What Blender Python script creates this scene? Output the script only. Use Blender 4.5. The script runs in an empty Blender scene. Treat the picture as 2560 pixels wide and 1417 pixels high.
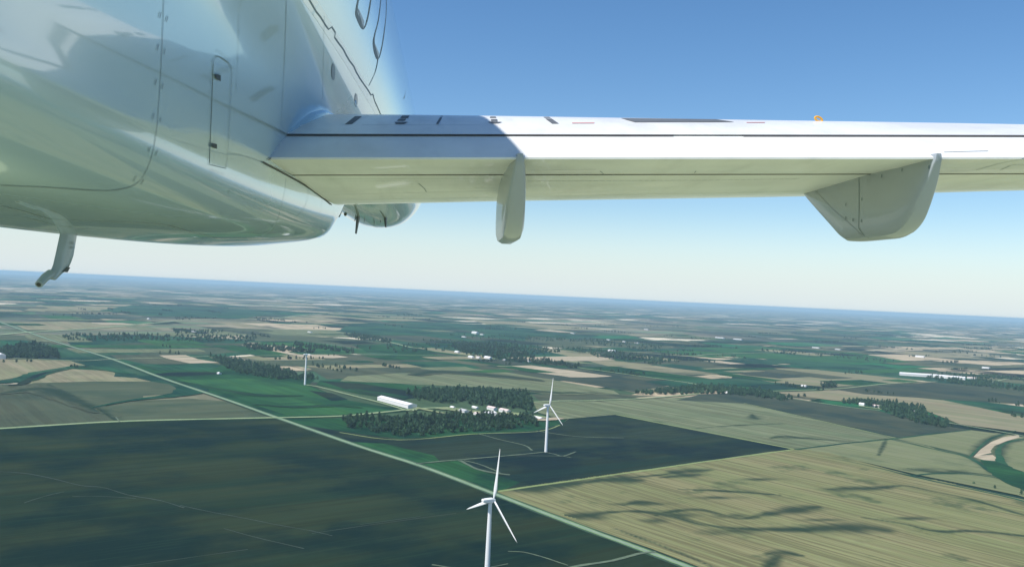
import bpy, math, random
import numpy as np
from mathutils import Vector, Matrix
from mathutils.bvhtree import BVHTree
R = math.radians
random.seed(11); rng = np.random.default_rng(5)

# ------------------------------------------------------------------ camera, sky, sun, exposure
S = bpy.context.scene
W0, H0, F = 2560.0, 1417.0, 2150.0
CAM_H = 300.0
ROLL, PITCH = R(2.69), R(0.72)
right = Vector((1, 0, 0)); fwd = Vector((0, math.cos(PITCH), math.sin(PITCH)))
up = right.cross(fwd)
cx = right*math.cos(ROLL) + up*math.sin(ROLL)
cy = -right*math.sin(ROLL) + up*math.cos(ROLL)
cam = bpy.data.cameras.new('camera'); camo = bpy.data.objects.new('camera', cam)
S.collection.objects.link(camo)
m3 = Matrix((cx, cy, -fwd)).transposed()
camo.matrix_world = Matrix.Translation((0, 0, CAM_H)) @ m3.to_4x4()
cam.sensor_width = 36; cam.lens = F/W0*36; cam.clip_start = .1; cam.clip_end = 300000
S.camera = camo
EYE = Vector((0, 0, CAM_H))

# aircraft frame: x starboard, y towards the nose, z up, origin at the eye
HEAD, AP = R(-4.07), R(0.648)
ay = Vector((math.sin(HEAD)*math.cos(AP), math.cos(HEAD)*math.cos(AP), math.sin(AP)))
ax = ay.cross(Vector((0, 0, 1))).normalized(); az = ax.cross(ay)
RA = Matrix((ax, ay, az)).transposed()

w = bpy.data.worlds.new('World'); S.world = w; w.use_nodes = True
nt = w.node_tree; bg = nt.nodes['Background']
sun_dir = (RA @ Vector((-.50, -.26, .84))).normalized()      # towards the sun
el = math.asin(sun_dir.z); rot = math.atan2(sun_dir.x, sun_dir.y)
sky = nt.nodes.new('ShaderNodeTexSky'); sky.sky_type = 'NISHITA'; sky.sun_disc = False
sky.sun_elevation = el; sky.sun_rotation = rot
sky.altitude = 300; sky.air_density = 1.0; sky.dust_density = 0.6; sky.ozone_density = 2.0
# richer blue aloft, milky white in the last degrees above the horizon
hs_ = nt.nodes.new('ShaderNodeHueSaturation'); hs_.inputs['Saturation'].default_value = 1.24; hs_.inputs['Value'].default_value = 1.18
nt.links.new(sky.outputs[0], hs_.inputs['Color'])
tcw = nt.nodes.new('ShaderNodeTexCoord'); sxyz = nt.nodes.new('ShaderNodeSeparateXYZ'); nt.links.new(tcw.outputs['Generated'], sxyz.inputs[0])
mr = nt.nodes.new('ShaderNodeMapRange'); mr.interpolation_type = 'SMOOTHSTEP'; nt.links.new(sxyz.outputs['Z'], mr.inputs[0])
mr.inputs[1].default_value = -.01; mr.inputs[2].default_value = .112; mr.inputs[3].default_value = .86; mr.inputs[4].default_value = 0
mx = nt.nodes.new('ShaderNodeMix'); mx.data_type = 'RGBA'; nt.links.new(mr.outputs[0], mx.inputs[0])
nt.links.new(hs_.outputs[0], mx.inputs[6]); mx.inputs[7].default_value = (6.0, 6.9, 7.4, 1)
nt.links.new(mx.outputs[2], bg.inputs[0]); bg.inputs[1].default_value = .11
sl = bpy.data.lights.new('sun', 'SUN'); sl.energy = 5.0; sl.angle = R(.8); sl.color = (1, .965, .90)
so = bpy.data.objects.new('sun', sl); S.collection.objects.link(so)
so.rotation_euler = sun_dir.to_track_quat('Z', 'Y').to_euler(); so.location = (0, 0, 600)
S.view_settings.view_transform = 'Standard'; S.view_settings.look = 'None'
S.view_settings.exposure = 0.15; S.view_settings.gamma = 1
S.render.engine = 'CYCLES'
S.cycles.max_bounces = 8; S.cycles.volume_bounces = 0

# ------------------------------------------------------------------ helpers
def ray(px, py):
    d = cx*(px-W0/2) - cy*(py-H0/2) + fwd*F
    return d.normalized()
def gp(px, py, z=0.0):
    d = ray(px, py); t = (z-EYE.z)/d.z
    p = EYE + d*t
    return Vector((p.x, p.y, z))
def link(o, parent=None, label=None, cat=None, group=None, kind=None):
    S.collection.objects.link(o)
    if parent: o.parent = parent
    if label: o['label'] = label
    if cat: o['category'] = cat
    if group: o['group'] = group
    if kind: o['kind'] = kind
    return o
def mesh(name, vs, fs, mat, smooth=False, angle=None):
    me = bpy.data.meshes.new(name)
    me.from_pydata([tuple(v) for v in vs], [], fs)
    me.materials.append(mat)
    if smooth:
        me.polygons.foreach_set('use_smooth', [True]*len(me.polygons))
        if angle: me.set_sharp_from_angle(angle=R(angle))
    me.update()
    return me
def obj(name, vs, fs, mat, parent=None, smooth=False, angle=None, **k):
    return link(bpy.data.objects.new(name, mesh(name, vs, fs, mat, smooth, angle)), parent, **k)
def empty(name, loc, **k):
    o = bpy.data.objects.new(name, None); o.location = loc; o.empty_display_size = 1
    return link(o, **k)
def box_vf(x0, x1, y0, y1, z0, z1):
    v = [(x0,y0,z0),(x1,y0,z0),(x1,y1,z0),(x0,y1,z0),(x0,y0,z1),(x1,y0,z1),(x1,y1,z1),(x0,y1,z1)]
    f = [(3,2,1,0),(4,5,6,7),(0,1,5,4),(1,2,6,5),(2,3,7,6),(3,0,4,7)]
    return v, f
def loft(rings, closed=True, caps=True):
    n = len(rings[0]); vs = [p for r in rings for p in r]; fs = []
    for i in range(len(rings)-1):
        for j in range(n if closed else n-1):
            a = i*n+j; b = i*n+(j+1) % n
            fs.append((a, b, b+n, a+n))
    if caps and closed:
        fs.append(tuple(range(n-1, -1, -1))); fs.append(tuple(range((len(rings)-1)*n, len(rings)*n)))
    return vs, fs
def catmull(pts, sub):
    out = []
    P = [pts[0]] + list(pts) + [pts[-1]]
    for i in range(1, len(P)-2):
        for s in range(sub):
            t = s/sub
            out.append(tuple(.5*((2*P[i][k]) + (-P[i-1][k]+P[i+1][k])*t + (2*P[i-1][k]-5*P[i][k]+4*P[i+1][k]-P[i+2][k])*t*t + (-P[i-1][k]+3*P[i][k]-3*P[i+1][k]+P[i+2][k])*t**3) for k in range(len(P[i]))))
    out.append(tuple(pts[-1]))
    return out
def lerp_tab(tab, x):
    if x <= tab[0][0]: return tab[0][1]
    for (a, u), (b, v) in zip(tab, tab[1:]):
        if x <= b: return u + (v-u)*(x-a)/(b-a)
    return tab[-1][1]
def smooth_tab(tab, x):
    if x <= tab[0][0]: return tab[0][1]
    for (a, u), (b, v) in zip(tab, tab[1:]):
        if x <= b:
            t = (x-a)/(b-a); t = t*t*(3-2*t); return u + (v-u)*t
    return tab[-1][1]

# ------------------------------------------------------------------ materials
def newmat(name):
    m = bpy.data.materials.new(name); m.use_nodes = True
    return m, m.node_tree, m.node_tree.nodes['Principled BSDF']
def N(nt, t, **k):
    n = nt.nodes.new(t)
    for a, b in k.items(): setattr(n, a, b)
    return n
def mixc(nt, fac, a, b, mode='MIX'):
    n = N(nt, 'ShaderNodeMix', data_type='RGBA', blend_type=mode)
    for i, v in ((0, fac), (6, a), (7, b)):
        if hasattr(v, 'links'): nt.links.new(v, n.inputs[i])
        elif i == 0: n.inputs[0].default_value = v
        else: n.inputs[i].default_value = (*v, 1)
    return n.outputs[2]
def noise(nt, vec, scale, detail=4, rough=.55):
    n = N(nt, 'ShaderNodeTexNoise'); n.inputs['Scale'].default_value = scale
    n.inputs['Detail'].default_value = detail; n.inputs['Roughness'].default_value = rough
    nt.links.new(vec, n.inputs['Vector']); return n.outputs[0]
def rng_(nt, v, a, b, c=0., d=1.):
    n = N(nt, 'ShaderNodeMapRange', interpolation_type='SMOOTHSTEP'); nt.links.new(v, n.inputs[0])
    for i, x in enumerate((a, b, c, d)): n.inputs[i+1].default_value = x
    return n.outputs[0]
def mapped(nt, vec, rotz, sc):
    a = N(nt, 'ShaderNodeMapping'); a.inputs['Rotation'].default_value = (0, 0, rotz)
    nt.links.new(vec, a.inputs['Vector'])
    b = N(nt, 'ShaderNodeMapping'); b.inputs['Scale'].default_value = sc
    nt.links.new(a.outputs[0], b.inputs['Vector']); return b.outputs[0]
def plain(name, col, rough=.6, var=.08, scale=3, metallic=0):
    m, t, b = newmat(name)
    tc = N(t, 'ShaderNodeTexCoord')
    f = noise(t, tc.outputs['Object'], scale, 4)
    c = mixc(t, rng_(t, f, .3, .7), [x*(1-var) for x in col], [min(1, x*(1+var)) for x in col])
    t.links.new(c, b.inputs['Base Color']); b.inputs['Roughness'].default_value = rough
    b.inputs['Metallic'].default_value = metallic
    return m
def paint(name, col, rough=.3, coat=.6, streak=.05, metal=0):
    m, t, b = newmat(name)
    tc = N(t, 'ShaderNodeTexCoord')
    v = mapped(t, tc.outputs['Object'], 0, (1, .18, 1))
    f = noise(t, v, 2.2, 5, .6)
    g = noise(t, tc.outputs['Object'], .7, 3)
    c = mixc(t, rng_(t, f, .45, .75), col, [x*(1-streak) for x in col])
    c = mixc(t, rng_(t, g, .35, .7), c, mixc(t, .5, c, [x*(1-streak*1.6) for x in col]))
    t.links.new(c, b.inputs['Base Color'])
    r = N(t, 'ShaderNodeMapRange'); t.links.new(f, r.inputs[0])
    r.inputs[3].default_value = rough*.8; r.inputs[4].default_value = rough*1.25
    t.links.new(r.outputs[0], b.inputs['Roughness'])
    b.inputs['Metallic'].default_value = metal
    b.inputs['Coat Weight'].default_value = coat; b.inputs['Coat Roughness'].default_value = .035
    b.inputs['Coat IOR'].default_value = 1.6
    bp = N(t, 'ShaderNodeBump'); bp.inputs['Strength'].default_value = .02; bp.inputs['Distance'].default_value = .02
    t.links.new(noise(t, tc.outputs['Object'], 1.3, 2), bp.inputs['Height']); t.links.new(bp.outputs[0], b.inputs['Normal'])
    return m
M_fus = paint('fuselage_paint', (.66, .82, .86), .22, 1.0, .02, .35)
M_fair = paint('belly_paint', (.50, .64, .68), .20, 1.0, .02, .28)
M_wing = paint('wing_paint', (.80, .80, .79), .38, .25, .17)
M_wunder = M_wing
M_pod = paint('fairing_paint', (.33, .37, .42), .34, .3, .06)
M_mast = paint('mast_paint', (.24, .31, .37), .35, .4, .1)
M_seam = plain('seam_sealant', (.17, .22, .24), .6)
M_seal_gap = plain('rubber_and_gap_shade', (.075, .075, .08), .7)  # rubber of the root seal, also the painted shade in the wing gaps
M_mark = plain('walkway_paint', (.11, .12, .13), .55)
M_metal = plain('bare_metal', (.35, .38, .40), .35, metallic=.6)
M_dark = plain('dark_metal', (.03, .04, .04), .5)
M_yel = plain('yellow_paint', (.75, .38, .04), .4)
M_red = plain('red_marking', (.55, .25, .25), .6)
M_turb = plain('turbine_white', (.80, .80, .79), .4, .02)

# ------------------------------------------------------------------ ground
pA0, pA1 = gp(690, 1042), gp(1230, 1230)
angA = math.atan2(pA1.y-pA0.y, pA1.x-pA0.x)
DA = Vector((math.cos(angA), math.sin(angA), 0)); DB = Vector((-DA.y, DA.x, 0))

def field_mat(name, c1, c2, axis='A', dark=None, row=.5, blotch=(.5, .72), bs=1/260., damt=.7, fine=.25, sw=16.):
    m, t, b = newmat(name)
    geo = N(t, 'ShaderNodeNewGeometry'); P = geo.outputs['Position']
    ang = -angA if axis == 'A' else -angA-math.pi/2
    v = mapped(t, P, ang, (1/420., 1/sw, 1))
    f = noise(t, v, 1.0, 5, .6)
    v2 = mapped(t, P, ang, (1/900., 1/60., 1))
    g = noise(t, v2, 1.0, 3, .5)
    c = mixc(t, rng_(t, g, .35, .65), c1, c2)
    c = mixc(t, rng_(t, f, .42, .62, 0, row), c, [x*.55 for x in c1])
    h = noise(t, P, bs, 6, .6)
    if dark is None: dark = [x*.5 for x in c1]
    c = mixc(t, rng_(t, h, blotch[0], blotch[1], 0, damt), c, dark)
    v3 = mapped(t, P, ang, (1/130., 1/5., 1))
    k = noise(t, v3, 1.0, 3, .6)
    c = mixc(t, rng_(t, k, .48, .7, 0, fine), c, [min(1, x*1.5) for x in c2])
    # wetness carried by the drainage streaks laid in the field
    at = N(t, 'ShaderNodeAttribute', attribute_name='wet')
    wn = noise(t, mapped(t, P, ang, (1/70., 1/22., 1)), 1.0, 4)
    ad = N(t, 'ShaderNodeMath', operation='MULTIPLY_ADD'); t.links.new(wn, ad.inputs[0])
    ad.inputs[1].default_value = .9; ad.inputs[2].default_value = -.47
    sm = N(t, 'ShaderNodeMath', operation='ADD'); t.links.new(ad.outputs[0], sm.inputs[0]); t.links.new(at.outputs['Fac'], sm.inputs[1])
    has = N(t, 'ShaderNodeMath', operation='GREATER_THAN'); t.links.new(at.outputs['Fac'], has.inputs[0]); has.inputs[1].default_value = .001
    wf = N(t, 'ShaderNodeMath', operation='MULTIPLY'); t.links.new(rng_(t, sm.outputs[0], .1, 1.0, 0, .92), wf.inputs[0]); t.links.new(has.outputs[0], wf.inputs[1])
    c = mixc(t, wf.outputs[0], c, (.018, .038, .026))
    t.links.new(c, b.inputs['Base Color']); b.inputs['Roughness'].default_value = .9
    b.inputs['Specular IOR Level'].default_value = .0
    return m

FM = dict(
 tan=field_mat('stubble_field', (.205, .192, .098), (.165, .182, .082), 'A', (.040, .066, .034), .85, (.55, .69), 1/110., .8, .45, sw=7.),
 hay=field_mat('mown_hay_field', (.165, .180, .098), (.150, .172, .088), 'A', (.07, .10, .052), .35, (.52, .74), 1/140., .6, .3, sw=9.),
 tan2=field_mat('pale_stubble', (0.247, 0.2184, 0.14), (0.1811, 0.1904, 0.1064), 'A', (0.1207, 0.1344, 0.0784), .6, (.5, .74), 1/150.),
 rows=field_mat('striped_stubble', (0.1651, 0.1859, 0.1077), (0.1143, 0.1456, 0.08003), 'A', (0.0635, 0.0904, 0.0513), .9, (.50, .74), fine=.6),
 dark=field_mat('dark_soil_field', (.027, .041, .021), (.012, .029, .018), 'B', (.004, .016, .016), .55, (.42, .62), 1/260., .9, .45),
 navy=field_mat('dark_wet_field', (.026, .042, .028), (.011, .029, .023), 'B', (.005, .015, .020), .65, (.42, .62), 1/200., .85, .35),
 dusk=field_mat('dim_brown_field', (0.06125, 0.075, 0.05), (0.04165, 0.06, 0.045), 'A', (0.0196, 0.04, 0.035), .6, (.44, .64), 1/170., .85, .4),
 olive=field_mat('brown_field', (0.0833, 0.09532, 0.05937), (0.05684, 0.07673, 0.04987), 'A', (0.0294, 0.04882, 0.03563), .6, (.45, .68)),
 brown=field_mat('mottled_brown_field', (0.0833, 0.1023, 0.06175), (0.0588, 0.0837, 0.05225), 'B', (0.0343, 0.06045, 0.04038), .5, (.45, .68), 1/150.),
 green=field_mat('green_pasture', (.024, .088, .034), (.015, .060, .030), 'A', (.007, .028, .022), .7, (.44, .64), 1/180., .85),
 green2=field_mat('bright_green_field', (.040, .120, .040), (.024, .088, .038), 'A', (.014, .048, .028), .6, (.46, .70), 1/200., .75),
 teal=field_mat('deep_green_field', (0.01882, 0.0888, 0.0456), (0.03998, 0.0864, 0.0504), 'A', (0.004704, 0.0312, 0.0264), .6, (.42, .62), 1/350., .85),
 teal0=field_mat('deep_green_field', (0.0096, 0.05022, 0.0342), (0.008, 0.0372, 0.0323), 'A', (0.0048, 0.0186, 0.0228), .4, (.45, .68)),
 sand=field_mat('bare_earth', (.42, .35, .25), (.33, .29, .20), 'B', (.20, .19, .12), .5, (.5, .75), 1/60.),
 gravel=field_mat('gravel_yard', (.26, .28, .16), (.20, .25, .12), 'B', (.06, .11, .05), .4, (.5, .7), 1/60.),
 bounce=field_mat('bounce_field', (.42, .46, .265), (.37, .41, .235), 'A', (.30, .33, .17), .3, (.55, .8)),  # pale tone chosen to bounce light onto the aircraft's underside
)

def land_mat():
    m, t, b = newmat('farmland_patchwork')
    geo = N(t, 'ShaderNodeNewGeometry'); P = geo.outputs['Position']
    v = mapped(t, P, -angA, (1/380., 1/700., 1))
    wob = N(t, 'ShaderNodeTexNoise'); wob.inputs['Scale'].default_value = 1/900.; t.links.new(P, wob.inputs['Vector'])
    wv = N(t, 'ShaderNodeVectorMath', operation='MULTIPLY_ADD'); t.links.new(wob.outputs['Color'], wv.inputs[0])
    wv.inputs[1].default_value = (.35, .25, 0); t.links.new(v, wv.inputs[2])
    vo = N(t, 'ShaderNodeTexVoronoi', distance='CHEBYCHEV'); vo.inputs['Scale'].default_value = 1; vo.inputs['Randomness'].default_value = .85
    t.links.new(wv.outputs[0], vo.inputs['Vector'])
    sp = N(t, 'ShaderNodeSeparateColor'); t.links.new(vo.outputs['Color'], sp.inputs[0])
    cr = N(t, 'ShaderNodeValToRGB'); cr.color_ramp.interpolation = 'CONSTANT'
    pal = [(0, (.016, .046, .036)), (.12, (.10, .11, .064)), (.23, (.014, .085, .044)), (.34, (.055, .095, .050)), (.44, (.22, .205, .125)),
           (.54, (.022, .125, .052)), (.63, (.13, .14, .08)), (.72, (.44, .36, .24)), (.82, (.034, .068, .048)), (.91, (.66, .58, .43))]
    e = cr.color_ramp.elements
    e[0].position = 0; e[0].color = (*pal[0][1], 1); e[1].position = pal[1][0]; e[1].color = (*pal[1][1], 1)
    for p_, c_ in pal[2:]:
        q = e.new(p_); q.color = (*c_, 1)
    t.links.new(sp.outputs[0], cr.inputs[0]); c = cr.outputs[0]
    v2o = N(t, 'ShaderNodeTexVoronoi', distance='CHEBYCHEV', feature='F2'); v2o.inputs['Scale'].default_value = 1; v2o.inputs['Randomness'].default_value = .85
    t.links.new(wv.outputs[0], v2o.inputs['Vector'])
    df = N(t, 'ShaderNodeMath', operation='SUBTRACT'); t.links.new(v2o.outputs['Distance'], df.inputs[0]); t.links.new(vo.outputs['Distance'], df.inputs[1])
    hg = noise(t, P, 1/260., 4)
    hm = N(t, 'ShaderNodeMath', operation='MULTIPLY'); t.links.new(rng_(t, df.outputs[0], .03, .075, 1, 0), hm.inputs[0]); t.links.new(rng_(t, hg, .42, .52), hm.inputs[1])
    c = mixc(t, hm.outputs[0], c, (.010, .034, .020))
    # streaks of tillage along the field grid, and wet hollows
    g = noise(t, mapped(t, P, -angA, (1/600., 1/40., 1)), 1, 4)
    c = mixc(t, rng_(t, g, .4, .65, 0, .5), c, mixc(t, .6, c, (.012, .028, .022)))
    h = noise(t, P, 1/420., 6, .6)
    c = mixc(t, rng_(t, h, .50, .66, 0, .7), c, (.014, .042, .032))
    # woods and hedges
    fz = noise(t, mapped(t, P, .35, (1/1500., 1/900., 1)), 1, 7, .62)
    c = mixc(t, rng_(t, fz, .575, .60, 0, .93), c, (.007, .020, .018))
    hz = noise(t, mapped(t, P, -angA, (1/5200., 1/2600., 1)), 1, 4, .55)
    c = mixc(t, rng_(t, hz, .50, .62, 0, .5), c, mixc(t, .5, c, (.42, .36, .27)))
    t.links.new(c, b.inputs['Base Color']); b.inputs['Roughness'].default_value = .95
    b.inputs['Specular IOR Level'].default_value = .0
    return m
rs = [0, 50, 100, 200, 400, 800, 1600, 3200, 6400, 12800, 25600, 45000, 62000, 72000, 80000]
na = 128; vs = [(0, 0, 0)]; fs = []
for r in rs[1:]:
    for a in range(na):
        th = 2*math.pi*a/na
        z = 0
        if r > 40000: z = 14 + 22*math.sin(a*1.3+r)*math.sin(a*.37+r*.01)
        vs.append((r*math.cos(th), r*math.sin(th), z))
for a in range(na): fs.append((0, 1+a, 1+(a+1) % na))
for i in range(len(rs)-2):
    for a in range(na):
        p = 1+i*na+a; q = 1+i*na+(a+1) % na
        fs.append((p, p+na, q+na, q))
obj('ground', vs, fs, land_mat(), kind='structure', label='patchwork farmland spreading to the horizon')

LZ = [0.0]
POLY = {}
def field(kind, pts, label=None):
    POLY.setdefault(kind, []).append([tuple(gp(x, y))[:2] for x, y in pts])
    LZ[0] += .012
    ps = [gp(x, y, LZ[0]) for x, y in pts]
    if sum(a.x*b.y-b.x*a.y for a, b in zip(ps, ps[1:]+ps[:1])) < 0: ps.reverse()
    # ragged, slightly wavy field margins
    out = []
    for a, b in zip(ps, ps[1:]+ps[:1]):
        n = max(1, min(14, int((b-a).length/90)))
        d = (b-a).normalized(); s = Vector((-d.y, d.x, 0))
        for k in range(n):
            p = a.lerp(b, k/n)
            if k: p = p + s*random.uniform(-1, 1)*min(9, (b-a).length*.008)
            out.append(p)
    return obj('field', out, [tuple(range(len(out)))], FM[kind], kind='structure', label=label)
def ribbon(name, pts, width, mat, label=None, wet=False, widths=None, kind='structure', sub=5, jit=0, lift=.012):
    LZ[0] += lift
    g = [gp(x, y, LZ[0]) for x, y in pts]
    wd = widths or [width]*len(g)
    P = catmull([(p.x, p.y, q) for p, q in zip(g, wd)], sub)
    prof = [(-1.5, 0), (-1.0, .18), (-.5, .65), (0, 1), (.5, .65), (1.0, .18), (1.5, 0)] if wet else [(-1, 0), (1, 0)]
    vs = []; fs = []; at = []
    for i, (x, y, q) in enumerate(P):
        a = P[max(0, i-1)]; b = P[min(len(P)-1, i+1)]
        d = Vector((b[0]-a[0], b[1]-a[1], 0)); d.normalize(); s = Vector((-d.y, d.x, 0))
        end = 0 if wet and i in (0, len(P)-1) else 1
        for o_, k_ in prof:  # cross profile
            hw = q/2*(1+random.uniform(-jit, jit))
            vs.append((x+s.x*o_*hw, y+s.y*o_*hw, LZ[0])); at.append(k_*end)
    n = len(prof)
    for i in range(len(P)-1):
        for j in range(n-1):
            a = i*n+j; fs.append((a+1, a, a+n, a+n+1))
    o = obj(name, vs, fs, mat, kind=kind, label=label)
    if wet:
        A_ = o.data.attributes.new('wet', 'FLOAT', 'POINT'); A_.data.foreach_set('value', at)
    return o

# far bands, then middle distance, then the near fields
field('brown', [(-80,832),(60,838),(150,862),(190,880),(-80,872)])
field('tan2', [(30,806),(160,803),(380,812),(300,822),(70,826)])
field('tan2', [(100,762),(330,768),(400,776),(200,784),(60,776)])
field('teal', [(330,762),(560,770),(740,778),(600,796),(360,790),(250,776)])
field('tan2', [(700,793),(860,782),(1060,790),(1240,800),(1100,803),(900,800),(770,803)])
field('rows', [(300,842),(540,820),(900,826),(960,845),(640,838)])
field('teal', [(150,838),(330,836),(560,846),(640,850),(600,862),(180,866)])
field('olive', [(190,866),(330,857),(620,858),(600,868),(230,872)])
field('teal', [(180,876),(330,868),(620,864),(700,880),(540,893),(290,897),(230,884)])
field('brown', [(380,872),(560,868),(640,874),(540,885),(340,888)])
field('brown', [(620,833),(860,845),(1000,858),(920,868),(760,852),(600,850)])
field('teal', [(880,808),(1100,806),(1400,822),(1500,840),(1300,856),(1000,848),(840,828)])
field('tan2', [(1180,800),(1360,808),(1530,825),(1380,824),(1220,812)])
field('olive', [(1150,838),(1250,846),(1420,862),(1340,868),(1180,850)])
field('green2', [(670,852),(754,852),(907,873),(924,882),(640,889),(600,868)])
field('green', [(880,862),(1060,858),(1300,880),(1500,900),(1440,918),(1260,915),(1060,890),(920,880)])
field('teal', [(1040,850),(1280,852),(1420,880),(1480,905),(1300,898),(1100,872)])
field('brown', [(1330,840),(1600,862),(1840,880),(1700,888),(1440,874),(1300,858)])
field('tan2', [(1320,868),(1480,880),(1560,902),(1640,915),(1520,915),(1400,885)])
field('green2', [(1700,868),(1930,868),(2140,882),(2280,905),(2110,908),(1880,895),(1700,884)])
field('green', [(1500,888),(1760,895),(1960,920),(2180,950),(2000,950),(1740,915),(1540,902)])
field('olive', [(1560,905),(1700,898),(1960,915),(2060,928),(1880,930),(1700,915)])
field('tan2', [(1760,924),(1900,918),(2100,926),(2300,950),(2110,970),(1930,955)])
field('teal', [(1900,895),(2200,915),(2420,945),(2560,960),(2560,985),(2300,950),(2050,925)])
field('green', [(1430,918),(1560,922),(1800,955),(1920,975),(2100,968),(2000,985),(1850,990),(1720,955),(1530,935)])
field('tan2', [(2160,873),(2320,880),(2480,898),(2330,893)])
field('green2', [(2480,878),(2620,872),(2620,892)])
field('olive', [(797,885),(965,887),(1199,913),(1290,924),(1380,960),(1280,964),(1148,950),(1020,938),(818,948),(772,918)])
field('tan2', [(600,891),(780,886),(830,905),(850,925),(760,915),(660,902)])
field('dusk', [(1240,925),(1458,925),(1730,955),(1640,968),(1590,980),(1480,962),(1330,940)])
field('rows', [(1000,932),(1240,925),(1432,958),(1534,976),(1549,985),(1407,990),(1280,972),(1040,960),(850,952),(870,940)])
field('green', [(800,950),(1000,958),(1090,972),(1010,1000),(900,985),(790,962)])
field('navy', [(800,952),(900,958),(1080,985),(1000,1000),(880,978)])
field('olive', [(1330,985),(1560,985),(1640,990),(1500,998),(1350,1002)])
# left of the road
field('teal', [(-60,850),(60,850),(215,880),(300,900),(430,950),(470,975),(300,985),(0,940),(-60,940)])
field('navy', [(-60,872),(60,866),(150,880),(150,897),(-60,898)])
field('tan2', [(-90,897),(0,897),(170,900),(215,913),(158,918),(70,931),(68,938),(0,950),(-90,960)])
field('tan2', [(42,961),(107,931),(181,922),(277,927),(288,932),(285,941),(339,944),(395,957),(226,957),(118,958)])
field('brown', [(80,957),(226,953),(378,953),(423,960),(442,970),(437,983),(358,989),(356,998),(282,1008),(230,1020),(150,985)])
field('olive', [(-90,962),(42,959),(118,957),(190,990),(232,1018),(285,1052),(140,1062),(-90,1074)])
field('brown', [(235,1020),(356,1000),(480,996),(560,1002),(700,1040),(480,1049),(285,1055)])
# right of the road, green land round the first turbine
field('green', [(285,899),(520,893),(600,905),(790,945),(772,962),(870,1000),(960,1016),(1060,1024),(960,1034),(700,1043),(560,997),(400,942)])
field('teal', [(290,900),(520,895),(560,912),(520,925),(400,925)])
field('navy', [(372,936),(430,930),(520,929),(560,934),(450,941)])
field('green2', [(520,948),(640,945),(770,965),(860,998),(700,1008),(560,980),(440,950)])
field('navy', [(770,975),(830,982),(870,998),(830,1002)])
field('green2', [(640,1012),(760,1008),(880,1012),(1000,1028),(850,1036),(720,1038)])
field('green', [(700,1046),(860,1044),(1060,1040),(1340,1036),(1420,1046),(1400,1062),(1340,1078),(1000,1096),(850,1078),(770,1070)])
# many small parcels and pale strips farther out, all laid on the same land grid
rf = random.Random(77)
fk = ['tan2', 'olive', 'teal', 'green', 'green2', 'brown', 'dusk', 'navy', 'rows', 'teal', 'green', 'sand']
for i in range(230):
    dist = 3300*(1+3.2*rf.random()**1.3); az_ = R(rf.uniform(-34, 34))
    c_ = Vector((dist*math.sin(az_), dist*math.cos(az_), 0))
    L_ = rf.uniform(110, 520)*(1+dist/14000); W_ = rf.uniform(50, 190)*(1+dist/14000)
    if rf.random() < .5: L_, W_ = W_, L_
    LZ[0] += .004
    q = [c_+DA*a*L_/2+DB*b*W_/2+Vector((rf.uniform(-20, 20), rf.uniform(-14, 14), 0)) for a, b in ((-1,-1),(-.2,-1.08),(1,-1),(1.06,.1),(1,1),(.1,1.06),(-1,1))]
    k_ = fk[rf.randrange(len(fk))]
    if k_ == 'sand' and rf.random() < .4: k_ = 'tan2'
    obj('field', [(p.x, p.y, LZ[0]) for p in q], [tuple(range(7))], FM[k_], kind='structure')
LZ[0] += .1
# the near fields
field('navy', [(760,1062),(860,1078),(1000,1098),(1340,1076),(1400,1060),(1430,1042),(1540,1036),(1985,1122),(1262,1224),(1230,1228),(1050,1160),(900,1113)], 'dark ploughed field around the second turbine')
field('green', [(880,1104),(960,1108),(1085,1138),(1100,1152),(1035,1157),(930,1125)])
field('green', [(1045,1160),(1150,1150),(1215,1180),(1300,1205),(1262,1223),(1228,1227)])
field('rows', [(1330,1003),(1500,1002),(1760,990),(1860,1008),(2236,1094),(1980,1122),(1700,1068),(1540,1036),(1400,1048),(1345,1030)], 'pale striped field beyond the dark triangle')
field('dusk', [(1690,1000),(1750,985),(1900,980),(2060,1008),(2200,1028),(2400,1072),(2424,1074),(2240,1094),(2050,1052),(1860,1008)], 'dark field before the right hand grove')
field('olive', [(2040,968),(2330,955),(2600,975),(2600,1010),(2420,1000),(2150,985)])
field('tan2', [(1930,980),(2100,975),(2360,1000),(2600,1050),(2600,1085),(2400,1060),(2300,1020),(2080,1000)])
field('dusk', [(2080,972),(2330,957),(2460,975),(2600,1000),(2600,1012),(2360,998),(2160,985)])
field('dusk', [(2350,1062),(2424,1074),(2560,1090),(2700,1118),(2420,1078)])
field('hay', [(2240,1096),(2424,1074),(2560,1092),(2800,1150),(2800,1300),(2560,1242),(2440,1200),(2330,1120)])
field('hay', [(1985,1122),(2236,1096),(2330,1122),(2450,1150),(2530,1200),(2800,1290),(2800,1330),(2560,1240),(2290,1185),(2100,1140)])
field('dark', [(-700,1110),(-90,1075),(285,1055),(690,1044),(1230,1232),(1800,1440),(2300,1628),(1900,1760),(600,1830),(-900,1900),(-1500,1500)], 'large dark field in the lower left')
field('tan', [(1240,1229),(1290,1219),(1985,1122),(2070,1130),(2290,1190),(2560,1248),(3600,1480),(4600,1800),(3600,2110),(2600,1735),(1800,1436)], 'large pale stubble field in the lower right')
# unseen land behind and under the aircraft, made pale to bounce light up
def bfield(kind, a0, a1, b0, b1):
    LZ[0] += .03
    o0 = gp(1240, 1229)
    ps = [Vector((o0.x, o0.y, 0)) + DA*a + DB*b for a, b in ((a0, b0), (a1, b0), (a1, b1), (a0, b1))]
    ps = [(p.x, p.y, LZ[0]) for p in ps]
    obj('field', ps, [(0, 1, 2, 3)], FM[kind], kind='structure')

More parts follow.
